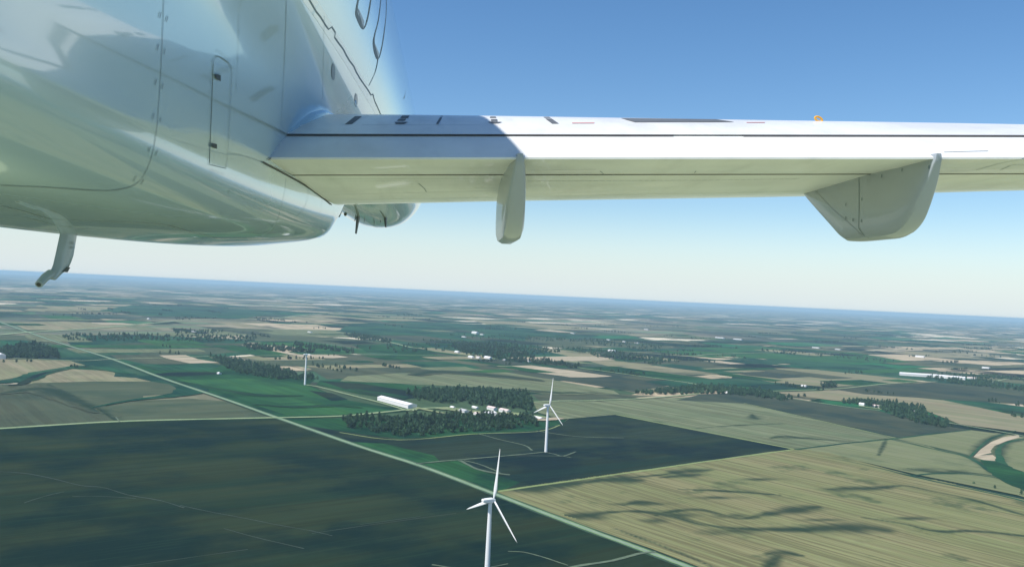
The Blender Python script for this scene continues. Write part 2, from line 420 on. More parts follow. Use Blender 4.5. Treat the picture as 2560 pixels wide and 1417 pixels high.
KEEPZ = LZ[0]; LZ[0] = -.9
v_ = [(-2600, -2600), (2600, -2600), (2600, 760), (-2600, 760)]
obj('field', [(x, y, .012) for x, y in v_], [(0, 1, 2, 3)], FM['bounce'], kind='structure', label='unseen pale field beneath the aircraft, brightened to bounce light up')
LZ[0] = KEEPZ
# --- wet streaks, ditches, creeks
WET = {}
def streak(fk, pts, widths):
    g = [gp(x, y) for x, y in pts]
    P = catmull([(p.x, p.y, q*.62) for p, q in zip(g, widths)], 8)
    for a, b in zip(P, P[1:]):
        n = max(1, int(math.hypot(b[0]-a[0], b[1]-a[1])/5))
        for k in range(n):
            t = k/n; WET.setdefault(fk, []).append((a[0]+(b[0]-a[0])*t, a[1]+(b[1]-a[1])*t, max(4.5, a[2]+(b[2]-a[2])*t)))
streak('tan', [(1400,1290),(1460,1292),(1520,1283),(1600,1281),(1680,1292),(1750,1312),(1850,1324),(2000,1326),(2160,1322),(2230,1330)], [6,34,12,14,16,14,14,26,44,8])
streak('tan', [(1640,1290),(1700,1278),(1760,1278),(1850,1298),(1920,1287),(2010,1274),(2050,1268)], [4,14,14,12,18,34,5])
streak('tan', [(1250,1222),(1320,1222),(1440,1210),(1530,1200),(1640,1190),(1730,1180)], [6,60,22,12,12,5])
streak('tan', [(1490,1202),(1550,1201),(1610,1202)], [10,46,8])
streak('tan', [(1660,1188),(1715,1180),(1780,1176)], [6,34,8])
streak('tan', [(1650,1196),(1715,1190),(1750,1188)], [6,30,8])
streak('tan', [(2070,1225),(2120,1223),(2190,1222),(2260,1216),(2330,1230),(2420,1248),(2560,1290),(2800,1360)], [4,26,24,8,8,10,12,8])
streak('tan', [(2160,1296),(2260,1312),(2340,1330),(2440,1330),(2560,1342),(2800,1370)], [4,10,12,12,14,10])
streak('tan', [(1900,1445),(1925,1416),(1948,1388)], [8,14,16])
streak('tan', [(1915,1388),(1955,1384),(2010,1392)], [6,22,5])
streak('tan', [(1560,1265),(1600,1258),(1660,1262)], [4,20,5])
streak('tan', [(1540,1325),(1700,1385),(1800,1430)], [3,9,5])
streak('tan', [(1700,1225),(1820,1230),(1960,1240)], [3,14,5])
streak('hay', [(2040,1135),(2180,1165),(2290,1192),(2400,1216),(2500,1236),(2600,1262),(2750,1300)], [6,10,24,18,16,16,16])
streak('hay', [(2270,1172),(2340,1182),(2430,1184),(2520,1198),(2620,1222)], [6,26,18,16,10])
streak('tan', [(1990,1124),(2110,1108),(2235,1096)], [22,26,22])
streak('hay', [(2225,1096),(2330,1120),(2420,1142),(2480,1178),(2540,1204),(2640,1240)], [10,22,20,20,40,26])
streak('rows', [(2235,1097),(2330,1082),(2424,1074)], [20,24,18])
streak('rows', [(1925,1098),(1960,1092),(2040,1099),(2130,1104)], [4,22,14,4])
streak('rows', [(1740,1072),(1850,1064),(1960,1060)], [5,10,6])
streak('rows', [(1880,1036),(1886,1046),(1896,1050)], [4,30,4])
streak('hay', [(2430,1146),(2450,1128),(2478,1098),(2540,1078)], [8,30,22,10])
streak('hay', [(2500,1150),(2500,1120),(2530,1104),(2640,1090)], [10,30,22,10])
streak('hay', [(2196,1140),(2206,1120),(2216,1098)], [5,10,6])
streak('green', [(640,1012),(740,1018),(840,1014),(900,1020)], [5,14,20,6])
streak('green', [(420,948),(520,968),(640,988),(760,990)], [5,12,20,6])
streak('green', [(880,975),(960,992),(1030,1005)], [10,60,10])
streak('olive', [(0,985),(120,975),(250,1030)], [10,60,20])
streak('brown', [(120,962),(230,1020),(290,1052)], [10,30,10])
streak('olive', [(1010,945),(1100,930),(1260,942),(1380,955)], [6,60,50,6])
streak('rows', [(1290,972),(1380,982),(1500,982)], [10,50,10])
BLOB = {}
def blob(fk, px, py, rx, ry):
    c = gp(px, py); BLOB.setdefault(fk, []).append((c.x, c.y, (gp(px+rx, py)-c).to_2d(), ((gp(px, py-ry)-gp(px, py+ry))*.5).to_2d()))
for px, py, rx, ry in ((1560,1197,58,13),(1440,1206,60,7),(1330,1222,70,9),(1735,1176,50,6),(1710,1188,60,6),(1705,1160,24,4),(2105,1226,62,8),(1625,1262,70,6),(1830,1330,80,12),(2130,1326,90,16),(1640,1304,46,9),
                       (1480,1296,60,9),(1950,1388,38,14),(1925,1410,16,10),(2020,1276,52,6),(1700,1290,70,8),(1830,1292,60,7),(2060,1302,70,5),(1900,1200,70,5),(2280,1298,80,6),(2400,1205,60,5),(1790,1246,80,5),(1560,1262,40,5)):
    blob('tan', px, py, rx, ry)
for px, py, rx, ry in ((1888,1046,26,6),(1620,1056,60,4),(1990,1096,66,4)): blob('rows', px, py, rx, ry)
for px, py, rx, ry in ((2300,1176,70,7),(2380,1180,50,5),(2440,1128,24,10),(2500,1150,30,12)): blob('hay', px, py, rx, ry)
def wet_ground(fk, step=5.0):
    pts = WET.get(fk, []); bl = BLOB.get(fk, [])
    xs = [p[0] for p in pts]+[b[0] for b in bl]; ys = [p[1] for p in pts]+[b[1] for b in bl]
    x0, x1, y0, y1 = min(xs)-120, max(xs)+120, min(ys)-120, max(ys)+120
    nx, ny = int((x1-x0)/step)+1, int((y1-y0)/step)+1
    X, Y = np.meshgrid(x0+step*np.arange(nx), y0+step*np.arange(ny)); Wt = np.zeros_like(X)
    for (px, py, r) in pts:
        rr = r*1.6; a0, a1 = max(0, int((px-rr-x0)/step)), min(nx, int((px+rr-x0)/step)+2)
        b0, b1 = max(0, int((py-rr-y0)/step)), min(ny, int((py+rr-y0)/step)+2)
        d = np.hypot(X[b0:b1, a0:a1]-px, Y[b0:b1, a0:a1]-py)/rr
        Wt[b0:b1, a0:a1] = np.maximum(Wt[b0:b1, a0:a1], np.clip(1-d, 0, 1)**.8)
    for (px, py, vx, vy) in bl:
        M = np.linalg.inv(np.array([[vx.x, vy.x], [vx.y, vy.y]])); dx, dy = X-px, Y-py
        d = np.hypot(M[0, 0]*dx+M[0, 1]*dy, M[1, 0]*dx+M[1, 1]*dy)
        Wt = np.maximum(Wt, .85*np.clip(1-d/1.35, 0, 1)**.8)
    ins = np.zeros(X.shape, bool)
    for P in POLY.get(fk, []):
        c = np.zeros(X.shape, bool)
        for (ax_, ay_), (bx_, by_) in zip(P, P[1:]+P[:1]):
            if ay_ == by_: continue
            c ^= ((ay_ > Y) != (by_ > Y)) & (X < (bx_-ax_)*(Y-ay_)/(by_-ay_)+ax_)
        ins |= c
    cell = ins[:-1, :-1] & ins[1:, :-1] & ins[:-1, 1:] & ins[1:, 1:] & ((Wt[:-1, :-1]+Wt[1:, :-1]+Wt[:-1, 1:]+Wt[1:, 1:]) > 0)
    cy_, cx_ = np.nonzero(cell); idx = -np.ones(X.shape, int)
    q = np.stack([cy_*nx+cx_, cy_*nx+cx_+1, (cy_+1)*nx+cx_+1, (cy_+1)*nx+cx_], 1)
    u, inv = np.unique(q, return_inverse=True); inv = inv.reshape(q.shape)
    LZ[0] += .012
    vs = [(float(a), float(b), LZ[0]) for a, b in zip(X.ravel()[u], Y.ravel()[u])]
    o = obj('wet_ground', vs, [tuple(int(v) for v in r) for r in inv], FM[fk], kind='structure', label='darker damp soil in the field')
    A_ = o.data.attributes.new('wet', 'FLOAT', 'POINT'); A_.data.foreach_set('value', Wt.ravel()[u].astype(float).tolist())
for fk_ in sorted(set(WET) | set(BLOB)): wet_ground(fk_)
field('sand', [(2434,1141),(2452,1122),(2478,1104),(2508,1092),(2546,1086),(2549,1092),(2515,1102),(2486,1114),(2476,1126),(2482,1137)], 'bare sandy strip by the ditch')
field('sand', [(2434,1141),(2482,1137),(2500,1150),(2528,1167),(2478,1155)])
field('brown', [(2448,1138),(2500,1135),(2478,1131)])
cm = FM['teal']
ribbon('ditch', [(1990,1123),(2110,1108),(2235,1096),(2330,1084),(2424,1074)], 9, cm, jit=.3)
ribbon('ditch', [(2225,1097),(2330,1121),(2420,1143),(2480,1180),(2530,1205),(2600,1240)], 0, cm, widths=[6,9,9,10,16,20], jit=.3)
ribbon('ditch', [(2238,1095),(2330,1116),(2425,1138)], 3.5, cm, jit=.3)
ribbon('ditch', [(2060,1140),(2180,1165),(2290,1192),(2400,1216),(2500,1237),(2600,1262),(2750,1300)], 0, cm, 'dark green ditch along the edge of the pale field', widths=[2,4,11,8,8,8,8], jit=.35)
ribbon('ditch', [(2280,1188),(2340,1183),(2430,1185),(2520,1199),(2640,1225)], 0, cm, widths=[10,9,7,7,7], jit=.35)
ribbon('ditch', [(2424,1142),(2445,1122),(2480,1094),(2540,1076)], 5, cm, jit=.3)
ribbon('ditch', [(2520,1170),(2498,1145),(2500,1118),(2530,1102),(2620,1086)], 0, cm, widths=[18,16,9,7,6], jit=.3)
ribbon('ditch', [(2060,1098),(2000,1094),(1935,1092)], 0, FM['navy'], widths=[2,7,4], jit=.3)
ribbon('ditch', [(2150,1105),(2060,1098),(1990,1094)], 2.5, FM['navy'], jit=.3)
ribbon('creek_bank', [(-60,956),(0,954),(56,950),(90,936),(158,921),(200,915),(240,917),(330,935)], 0, cm, 'green creek bank winding between pale fields', widths=[60,60,70,60,45,50,60,30], jit=.2)
ribbon('creek_bank', [(228,1019),(290,1006),(350,997),(430,988),(480,975),(470,962)], 0, cm, widths=[8,16,24,50,80,40], jit=.2)
ribbon('creek_bank', [(20,962),(50,960),(80,945),(104,934),(160,922)], 0, FM['navy'], widths=[12,20,22,18,12], jit=.2)
ribbon('creek_bank', [(2470,1150),(2520,1180),(2580,1210),(2680,1250)], 0, FM['green'], widths=[30,70,90,70], jit=.1)

# --- roads and tracks
def road_mat(name, c1, c2, verge):
    m, t, b = newmat(name)
    geo = N(t, 'ShaderNodeNewGeometry')
    f = noise(t, geo.outputs['Position'], 1/9., 5)
    c = mixc(t, rng_(t, f, .4, .6), c1, c2)
    f2 = noise(t, geo.outputs['Position'], 1/60., 3)
    c = mixc(t, rng_(t, f2, .5, .7, 0, .5), c, verge)
    t.links.new(c, b.inputs['Base Color']); b.inputs['Roughness'].default_value = .9
    return m
M_verge = road_mat('mown_verge', (.17, .26, .10), (.13, .22, .09), (.08, .17, .06))
M_vdark = road_mat('long_grass_verge', (.014, .045, .022), (.02, .06, .026), (.01, .03, .018))
M_road = road_mat('gravel_road', (.17, .23, .17), (.21, .27, .19), (.14, .20, .13))
M_track = road_mat('dirt_track', (.10, .14, .08), (.07, .10, .06), (.025, .045, .03))
M_faint = road_mat('faint_track', (.038, .060, .040), (.024, .044, .030), (.015, .03, .022))
M_lane = road_mat('gravel_lane', (.24, .27, .15), (.19, .24, .12), (.13, .20, .09))
M_margin = road_mat('field_margin', (.20, .25, .08), (.16, .21, .07), (.10, .15, .05))
ribbon('field_margin', [(1245,1227),(1500,1191),(1750,1155),(1980,1123)], 7, M_margin, jit=.4)
ribbon('field_margin', [(1540,1036),(1760,1078),(1985,1122)], 6, M_margin, jit=.4)
ribbon('field_margin', [(850,1080),(1000,1099),(1180,1084),(1340,1078),(1400,1062)], 5, M_margin, jit=.5)
ribbon('field_margin', [(1860,1007),(2050,1051),(2240,1094)], 5, M_margin, jit=.5)
roadA = [(-200,745),(-60,788),(0,805),(70,830),(150,857),(280,897),(400,942),(560,996),(690,1042),(890,1112),(1050,1163),(1230,1231),(1400,1296),(1640,1385),(1750,1426),(2100,1556),(2800,1815)]
ribbon('road_verge', roadA, 19, M_vdark, 'dark grass ditch along the main road', jit=.12)
ribbon('road_verge', roadA, 10.5, M_verge, 'mown green verge of the main road', jit=.1)
ribbon('road', roadA, 5, M_road, 'pale road running diagonally across the fields')
def lane(pts, wv, wr, mat=M_lane, label=None):
    ribbon('road_verge', pts, wv, M_verge, jit=.15)
    ribbon('road', pts, wr, mat, label)
lane([(-300,1092),(-60,1073),(0,1070),(285,1053),(500,1047),(690,1043),(850,1039),(950,1030),(1040,1021),(1110,1018),(1140,1022)], 16, 9, label='pale lane from the left edge to the farm')
lane([(-60,892),(60,896),(200,901),(280,897),(400,894),(525,890)], 12, 9)
lane([(-60,838),(0,836),(70,830),(250,819),(460,801),(640,797),(700,794),(760,787),(860,780)], 34, 22)
lane([(-60,822),(0,825),(70,830)], 22, 14)
lane([(110,837),(330,832),(560,830),(760,835)], 12, 9)
lane([(740,832),(860,840),(960,852),(1030,868),(1080,871)], 20, 12)
lane([(620,890),(760,885),(965,886),(1160,890)], 10, 7)
lane([(765,961),(800,967),(870,985),(950,1005),(1020,1025),(1040,1022)], 11, 7)
lane([(1318,1005),(1400,1001),(1480,1000),(1640,993),(1750,983)], 14, 9)
lane([(1430,916),(1560,934),(1700,953),(1758,963)], 14, 8)
lane([(1500,872),(1640,884),(1720,890),(1780,885),(1920,881),(2100,882)], 18, 12)
lane([(1920,977),(2090,971),(2200,960),(2290,954),(2345,953)], 12, 8)
lane([(2470,957),(2510,948),(2560,945),(2700,944)], 18, 12)
lane([(1930,988),(2060,1008),(2130,1018),(2200,1025)], 9, 6)
lane([(2370,1056),(2450,1069),(2560,1089),(2700,1116)], 9, 6)
lane([(2120,880),(2300,872),(2420,872),(2560,866)], 18, 12)
def track(pts, wd, jit=.25): ribbon('track', pts, wd*(.7 if jit > .5 else .8), M_faint if jit > .5 else M_track, jit=jit)
track([(1040,1158),(1100,1152),(1150,1148),(1290,1136),(1362,1129)], 7)
track([(1362,1129),(1385,1134),(1408,1139),(1440,1128)], 5)
track([(1408,1139),(1428,1143)], 4); track([(1290,1138),(1408,1139)], 3)
track([(1150,1150),(1190,1170),(1230,1180),(1275,1186)], 9)
track([(1160,1150),(1200,1160),(1250,1180)], 5)
track([(1195,1083),(1250,1098),(1310,1112),(1330,1125)], 5)
track([(1340,1076),(1440,1090),(1560,1094)], 5)
track([(1400,1425),(1440,1414),(1530,1400),(1600,1382),(1640,1378)], 7, .15)
track([(1270,1377),(1310,1379),(1360,1392),(1420,1412)], 3)
track([(-40,1176),(60,1182),(130,1195),(200,1212),(260,1218),(320,1236),(400,1250),(460,1268)], 2.6, .6)
track([(450,1262),(520,1277),(620,1296),(700,1312),(780,1326),(830,1338)], 2.2, .6)
track([(180,1240),(260,1240),(340,1245)], 1.8, .6); track([(560,1320),(640,1342),(760,1370)], 2, .6)
track([(60,1256),(110,1240),(160,1228)], 2, .6); track([(300,1417),(420,1400),(620,1372)], 1.5, .6)
track([(780,1332),(960,1306),(1140,1282)], 1.4, .6); track([(900,1310),(1050,1290)], 1.2, .6)
track([(1080,1410),(1130,1418),(1180,1424)], 4); track([(1215,1419),(1270,1408)], 3)
track([(290,1042),(300,1054)], 4)
ribbon('yard', [(1100,1018),(1150,1024),(1220,1032),(1290,1034),(1360,1044)], 46, FM['gravel'], 'pale gravel farmyard', jit=.25)
ribbon('yard', [(1325,1046),(1360,1048),(1400,1044)], 30, FM['sand'], jit=.25)
ribbon('yard', [(1010,1012),(1060,1022),(1110,1032)], 16, FM['gravel'], jit=.2)
ribbon('yard', [(2148,1014),(2175,1018),(2205,1022)], 16, FM['gravel'], jit=.2)
ribbon('yard', [(1140,883),(1180,888),(1240,897)], 26, FM['gravel'], jit=.2)

# ------------------------------------------------------------------ buildings
M_wall = plain('white_cladding', (.74, .72, .68), .6); M_roofw = plain('pale_metal_roof', (.78, .76, .74), .5)
M_roofr = plain('pinkish_roof', (.62, .50, .46), .6); M_roofg = plain('grey_roof', (.42, .42, .42), .6)
M_door = plain('door_grey', (.22, .24, .25), .6)
def building(name, c, L, Wd, hw, hr, ang, roof, label, cat, group=None):
    root = empty(name, (c.x, c.y, 0), label=label, cat=cat, group=group)
    root.rotation_euler = (0, 0, ang)
    v, f = box_vf(-L/2, L/2, -Wd/2, Wd/2, 0, hw)
    v += [(-L/2, 0, hr-.1), (L/2, 0, hr-.1)]; f[1] = (4, 5, 9, 8); f += [(7, 8, 9, 6), (4, 8, 7), (5, 6, 9)]
    obj('wall', v, f, M_wall, root)
    o_ = .6; y = Wd/2+o_; zl = hw-.3; x = L/2+o_
    v = [(-x,-y,zl),(x,-y,zl),(x,0,hr),(-x,0,hr),(-x,y,zl),(x,y,zl)]
    v += [(a, b, c_+.35) for a, b, c_ in v]
    f = [(0,3,2,1),(3,4,5,2),(6,7,8,9),(9,8,11,10),(0,1,7,6),(5,4,10,11),(1,2,8,7),(2,5,11,8),(4,3,9,10),(3,0,6,9)]
    obj('roof', v, f, roof, root)
    v, f = box_vf(-L/2-.15, -L/2+.1, -Wd*.2, Wd*.2, 0, hw*.75); obj('door', v, f, M_door, root)
    return root
def bcorner(a, b, wd, hw, hr, roof, name, label, cat):
    pa, pb = gp(*a), gp(*b); d = pb-pa; ang = math.atan2(d.y, d.x)
    nrm = Vector((-d.y, d.x, 0)).normalized()
    if nrm.y < 0: nrm = -nrm
    return building(name, (pa+pb)/2+nrm*wd/2, d.length, wd, hw, hr, ang, roof, label, cat)
bcorner((943,1000), (1020,1021), 26, 9, 12, M_roofw, 'long_barn', 'long white barn by the bend of the farm lane, before the big grove', 'barn')
bcorner((2250,938), (2330,943), 22, 11, 15, M_roofw, 'long_barn', 'long white shed, left end of the bright row near the right edge', 'barn')
bcorner((2332,943), (2412,950), 22, 11, 15, M_roofw, 'long_barn', 'long white shed, right half of the bright row near the right edge', 'barn')
building('farm_shed', gp(2430,947), 40, 16, 6, 9, angA, M_roofr, 'small pinkish shed at the right end of the long white sheds', 'shed')
building('farm_shed', gp(2,896), 40, 24, 13, 18, angA, M_roofw, 'white barn cut by the left edge beside dark trees', 'barn')
FB = [ (1132,1021,14,9,4,6,0,M_roofw,'little white house, leftmost in the farmyard'),
 (1160,1030,26,16,5,8,0,M_roofg,'grey roofed shed left of the white farmyard buildings'),
 (1188,1020,20,8,3,5,0,M_roofw,'low white shed at the back of the farmyard, below the grove'),
 (1230,1024,30,12,6,9,0,M_roofr,'pink roofed barn at the back centre of the farmyard'),
 (1222,1037,34,18,6,9,1,M_roofw,'widest white barn in the middle of the farmyard'),
 (1196,1037,26,12,4,6,0,M_roofr,'low pinkish shed half behind treetops, left in the farmyard'),
 (1262,1030,34,14,6,9,0,M_roofr,'pink roofed barn at the right end of the farmyard'),
 (1250,1041,24,14,6,8,1,M_roofw,'white shed behind the treetops at the farmyard front'),
 (1345,1047,30,14,4,6,0,M_roofw,'low white shed alone behind the second turbine'),
 (2156,1013,18,11,5,8,0,M_roofw,'white farmhouse left of two before the right hand grove'),
 (2192,1018,28,12,5,8,0,M_roofr,'pale low shed right of the farmhouse, before the right hand grove'),
 (2288,1031,14,10,4,6,0,M_roofw,'small pale hut within the right hand grove'),
 (1812,982,24,10,4,6,0,M_roofw,'white shed alone at the edge of the wood left of the right hand grove'),
 (1905,983,26,12,4,7,0,M_roofw,'white shed by the road corner right of the wood'),
 (1143,882,30,14,7,10,0,M_roofw,'white farmhouse on the left of the middle distance farmstead'),
 (1178,895,34,14,7,10,0,M_roofw,'white barn, leftmost of three in a row in the middle distance'),
 (1196,896,24,12,7,10,0,M_roofr,'pinkish barn, middle of three in a row in the middle distance'),
 (1220,897,44,16,8,12,0,M_roofw,'white barn, rightmost of three in a row in the middle distance'),
 (1260,901,16,10,5,7,0,M_roofw,'small white house right of the three barns'),
 (1320,905,20,10,6,8,0,M_roofw,'small white house among trees further right of the three barns'),
 (1188,834,60,24,12,16,0,M_roofw,'white far barn before the pale plain, upper left of centre'),
 (1205,837,50,20,9,13,0,M_roofw,'white far shed just right of the far barn'),
 (1160,843,60,16,8,11,0,M_roofw,'low white far sheds, lower left of the far barn'),
 (1530,879,50,20,8,11,0,M_roofw,'white shed beside pale trees in the right middle distance'),
 (1432,834,60,24,9,12,0,M_roofw,'white far shed on the dark plain beyond the second turbine'),
 (1616,824,80,24,9,12,0,M_roofw,'pale far shed high on the plain, centre right'),
 (1592,858,44,18,8,11,0,M_roofr,'pinkish far house in a hamlet row, right end'),
 (1560,855,36,16,8,11,0,M_roofw,'white far house in a hamlet row, middle'),
 (1520,850,50,16,8,11,0,M_roofw,'white far shed in a hamlet row, left end'),
 (2040,870,80,30,9,12,0,M_roofw,'white far shed, left of a pale yard near the right side'),
 (2095,874,60,24,9,12,0,M_roofw,'white far shed, right of a pale yard near the right side'),
 (1800,845,130,34,9,12,0,M_roofw,'long pale far shed, left of two on the right plain'),
 (1845,849,120,34,9,12,0,M_roofw,'long pale far shed, right of two on the right plain'),
 (485,830,90,16,6,8,0,M_roofw,'low white far shed beside tree tops on the left plain, left one'),
 (538,830,70,16,6,8,0,M_roofw,'low white far shed beside tree tops on the left plain, right one'),
 (372,798,60,24,9,12,0,M_roofw,'white far shed alone on the left plain'),
 (775,831,60,20,8,11,0,M_roofw,'white far shed beside the far road, left of centre'),
 (2300,893,60,20,8,11,0,M_roofw,'small white far shed on the right plain above the long sheds'),
 (2465,921,40,16,7,9,0,M_roofw,'small pale shed alone, upper right of the long white sheds'),
 (2010,966,20,10,4,6,0,M_roofw,'tiny white shed left of the lone clump of trees'),
 (548,935,16,10,4,6,0,M_roofw,'tiny white shed in the green pasture left of the farthest turbine')]
for (px, py, L, Wd, hw, hr, dr, roof, lb) in FB:
    if py < 875 and px != 1188: L, Wd, hw, hr, roof = L*.7, Wd*.7, hw*.65, hr*.6, (M_roofg if int(px) % 3 else roof)
    building('farm_building', gp(px, py), L, Wd, hw, hr, angA + (math.pi/2 if dr else 0), roof, lb, 'building')

# ------------------------------------------------------------------ trees
def leaf_mat(name, c1, c2):
    m, t, b = newmat(name)
    tc = N(t, 'ShaderNodeNewGeometry')
    f = noise(t, tc.outputs['Position'], .11, 3)
    oi = N(t, 'ShaderNodeObjectInfo')
    c = mixc(t, rng_(t, f, .35, .65), c1, c2)
    h = N(t, 'ShaderNodeHueSaturation'); r = N(t, 'ShaderNodeMapRange'); t.links.new(oi.outputs['Random'], r.inputs[0])
    r.inputs[3].default_value = .7; r.inputs[4].default_value = 1.35
    t.links.new(r.outputs[0], h.inputs['Value']); t.links.new(c, h.inputs['Color'])
    t.links.new(h.outputs[0], b.inputs['Base Color']); b.inputs['Roughness'].default_value = .85
    b.inputs['Specular IOR Level'].default_value = .2
    return m
M_leaf = leaf_mat('dark_foliage', (.014, .046, .030), (.060, .120, .056))
M_bark = plain('bark', (.10, .08, .06), .9)
def crown_vf(h, rad, conic, n, rg):
    vs = []; fs = []
    # irregular inner mass
    k = 7; lv = 5
    for i in range(lv+1):
        t = i/lv; z = h*(.16+.80*t); rr = rad*.62*(math.sin(math.pi*min(1, (1-t)*(.6+.4*conic)+.04))**.7)*(1 if not conic else (1-t*.75))
        for j in range(k):
            a = 2*math.pi*j/k+.4*i; q = rr*rg.uniform(.65, 1.15)
            vs.append((q*math.cos(a), q*math.sin(a), z+rg.uniform(-.03, .03)*h))
    for i in range(lv):
        for j in range(k):
            a = i*k+j; b_ = i*k+(j+1) % k; fs.append((a, b_, b_+k, a+k))
    # leaf clumps
    for _ in range(n):
        t = rg.random(); z = h*(.14+.86*t)
        env = (1-t)**.5*1.05 if conic else math.sin(math.pi*min(1, .12+.86*t))**.6
        rr = rad*env*(.45+.55*math.sqrt(rg.random())); a = rg.uniform(0, 2*math.pi)
        c = Vector((rr*math.cos(a), rr*math.sin(a), z)); s = rad*rg.uniform(.16, .34)
        u = Vector((rg.gauss(0, 1), rg.gauss(0, 1), rg.gauss(0, .5))).normalized(); v = u.orthogonal().normalized()
        i0 = len(vs)
        vs += [tuple(c+u*s), tuple(c-u*s*.5+v*s*.9), tuple(c-u*s*.6-v*s*.8), tuple(c+u.cross(v)*s*.7)]
        fs += [(i0, i0+1, i0+3), (i0+1, i0+2, i0+3), (i0+2, i0, i0+3)]
    return vs, fs
def trunk_vf(h, r, n=6):
    rings = []
    for z, q in ((-.3, 1.3), (h*.12, 1), (h*.5, .6), (h*.85, .2)):
        rings.append([(r*q*math.cos(2*math.pi*j/n), r*q*math.sin(2*math.pi*j/n), z) for j in range(n)])
    return loft(rings)
kinds = []
for k in range(6):
    rg = random.Random(40+k); con = k in (1, 5)
    h = [14, 17, 12, 15, 11, 18][k]; rad = [5.0, 4.2, 5.2, 3.8, 4.8, 4.4][k]
    cv = crown_vf(h, rad*1.2, con, 56, rg); tv = trunk_vf(h, .35)
    kinds.append((mesh('crown', *cv, M_leaf), mesh('trunk', *tv, M_bark), cv, tv))
def in_poly(x, y, P):
    c = False
    for (x1, y1), (x2, y2) in zip(P, P[1:]+P[:1]):
        if (y1 > y) != (y2 > y) and x < (x2-x1)*(y-y1)/(y2-y1)+x1: c = not c
    return c
NIND = [0]
def scatter(poly, n, seed):
    rg = random.Random(seed); g = [gp(x, y) for x, y in poly]; P = [(p.x, p.y) for p in g]
    xs = [p[0] for p in P]; ys = [p[1] for p in P]; out = []; tries = 0
    while len(out) < n and tries < 60000:
        tries += 1
        x, y = rg.uniform(min(xs), max(xs)), rg.uniform(min(ys), max(ys))
        if in_poly(x, y, P): out.append((x, y, rg.choice(range(6)), rg.uniform(.75, 1.25), rg.uniform(0, 6.28)))
    return out
def along(pts, n, seed, spread=8):
    rg = random.Random(seed); g = [gp(x, y) for x, y in pts]; out = []
    L = [0]
    for a, b in zip(g, g[1:]): L.append(L[-1]+(b-a).length)
    for i in range(n):
        s = rg.uniform(0, L[-1])
        for k in range(len(g)-1):
            if s <= L[k+1]:
                p = g[k].lerp(g[k+1], (s-L[k])/(L[k+1]-L[k])); break
        out.append((p.x+rg.gauss(0, spread), p.y+rg.gauss(0, spread), rg.choice(range(6)), rg.uniform(.7, 1.25), rg.uniform(0, 6.28)))
    return out
def tree(t, label, group, sc=1):
    x, y, k, s, a = t
    r = empty('tree', (x, y, 0), label=label, cat='tree', group=group)
    r.rotation_euler = (0, 0, a); r.scale = (s*sc,)*3
    link(bpy.data.objects.new('crown', kinds[k][0]), r); link(bpy.data.objects.new('trunk', kinds[k][1]), r)
    NIND[0] += 1
def forest(name, trees, label, sc=1, cat='trees'):
    V = []; Fc = []; Tv = []; off = 0; mi = []
    for x, y, k, s, a in trees:
        s *= sc; ca, sa = math.cos(a)*s, math.sin(a)*s
        for (v, f), mm in ((kinds[k][2], 0), (kinds[k][3], 1)):
            A = np.array(v); B = np.stack([A[:, 0]*ca-A[:, 1]*sa+x, A[:, 0]*sa+A[:, 1]*ca+y, A[:, 2]*s], 1)
            V.append(B); Fc += [tuple(i+off for i in q) for q in f]; off += len(v); mi += [mm]*len(f)
    me = bpy.data.meshes.new(name); me.from_pydata(np.concatenate(V).tolist(), [], Fc)
    me.materials.append(M_leaf); me.materials.append(M_bark); me.polygons.foreach_set('material_index', mi); me.update()
    o = bpy.data.objects.new(name, me); link(o, label=label, cat=cat, kind='stuff')

strip = scatter([(855,1052),(1000,1046),(1120,1040),(1330,1044),(1345,1066),(1300,1074),(1180,1080),(1000,1094),(960,1085),(870,1070)], 440, 3)
strip.sort(key=lambda t: t[0]**2+t[1]**2)
for t in strip[:150]: tree(t, 'dark tree in the belt in front of the white farm buildings', 'trees of the belt before the farm')
forest('tree_belt', strip[150:], 'far rows of the dark tree belt in front of the farm buildings')
grove = scatter([(1010,985),(1080,976),(1200,975),(1320,985),(1335,1005),(1330,1026),(1290,1022),(1180,1012),(1110,1008),(1040,1000)], 620, 4)
grove.sort(key=lambda t: t[0]**2+t[1]**2)
for t in grove[:60]: tree(t, 'dark tree at the near edge of the grove behind the farm', 'near trees of the grove behind the farm')
forest('tree_grove', grove[60:], 'dense dark grove behind the white farm buildings')
g10 = scatter([(2095,1008),(2140,1003),(2250,1010),(2310,1025),(2320,1042),(2370,1058),(2372,1072),(2300,1060),(2230,1040),(2205,1024),(2150,1012)], 380, 5)
g10.sort(key=lambda t: t[0]**2+t[1]**2)
for t in g10[:50]: tree(t, 'dark tree in the near part of the grove on the right', 'near trees of the right hand grove')
forest('tree_grove', g10[50:], 'dense far part of the grove around the farmhouse on the right')
lone = [((2434,1210), 'lone small tree on the ditch bank near the right edge, leftmost of three'), ((2487,1222), 'second small tree on the ditch bank near the right edge'), ((2553,1238), 'taller tree on the ditch bank at the right edge')]
for i, (p, lb) in enumerate(lone):
    g = gp(*p); tree((g.x, g.y, [2, 3, 5][i], [.4, .5, .6][i], i), lb, None)
for i, (p, lb) in enumerate([((178,918), 'small tree at the tip of the pale field by the left creek, leftmost'), ((186,919), 'small tree at the tip of the pale field by the left creek, middle'), ((193,919), 'small tree at the tip of the pale field by the left creek, rightmost')]):
    g = gp(*p); tree((g.x, g.y, [2, 5, 4][i], .8, i), lb, None)
forest('tree_line', scatter([(525,893),(600,903),(700,925),(795,948),(770,952),(690,948),(600,935),(555,915)], 480, 6), 'dark wood behind the farthest turbine')
forest('tree_line', scatter([(605,862),(700,868),(790,878),(790,884),(620,874)], 200, 7) + scatter([(735,858),(890,878),(880,884),(740,866)], 120, 8), 'thin tree rows beyond the farthest turbine')
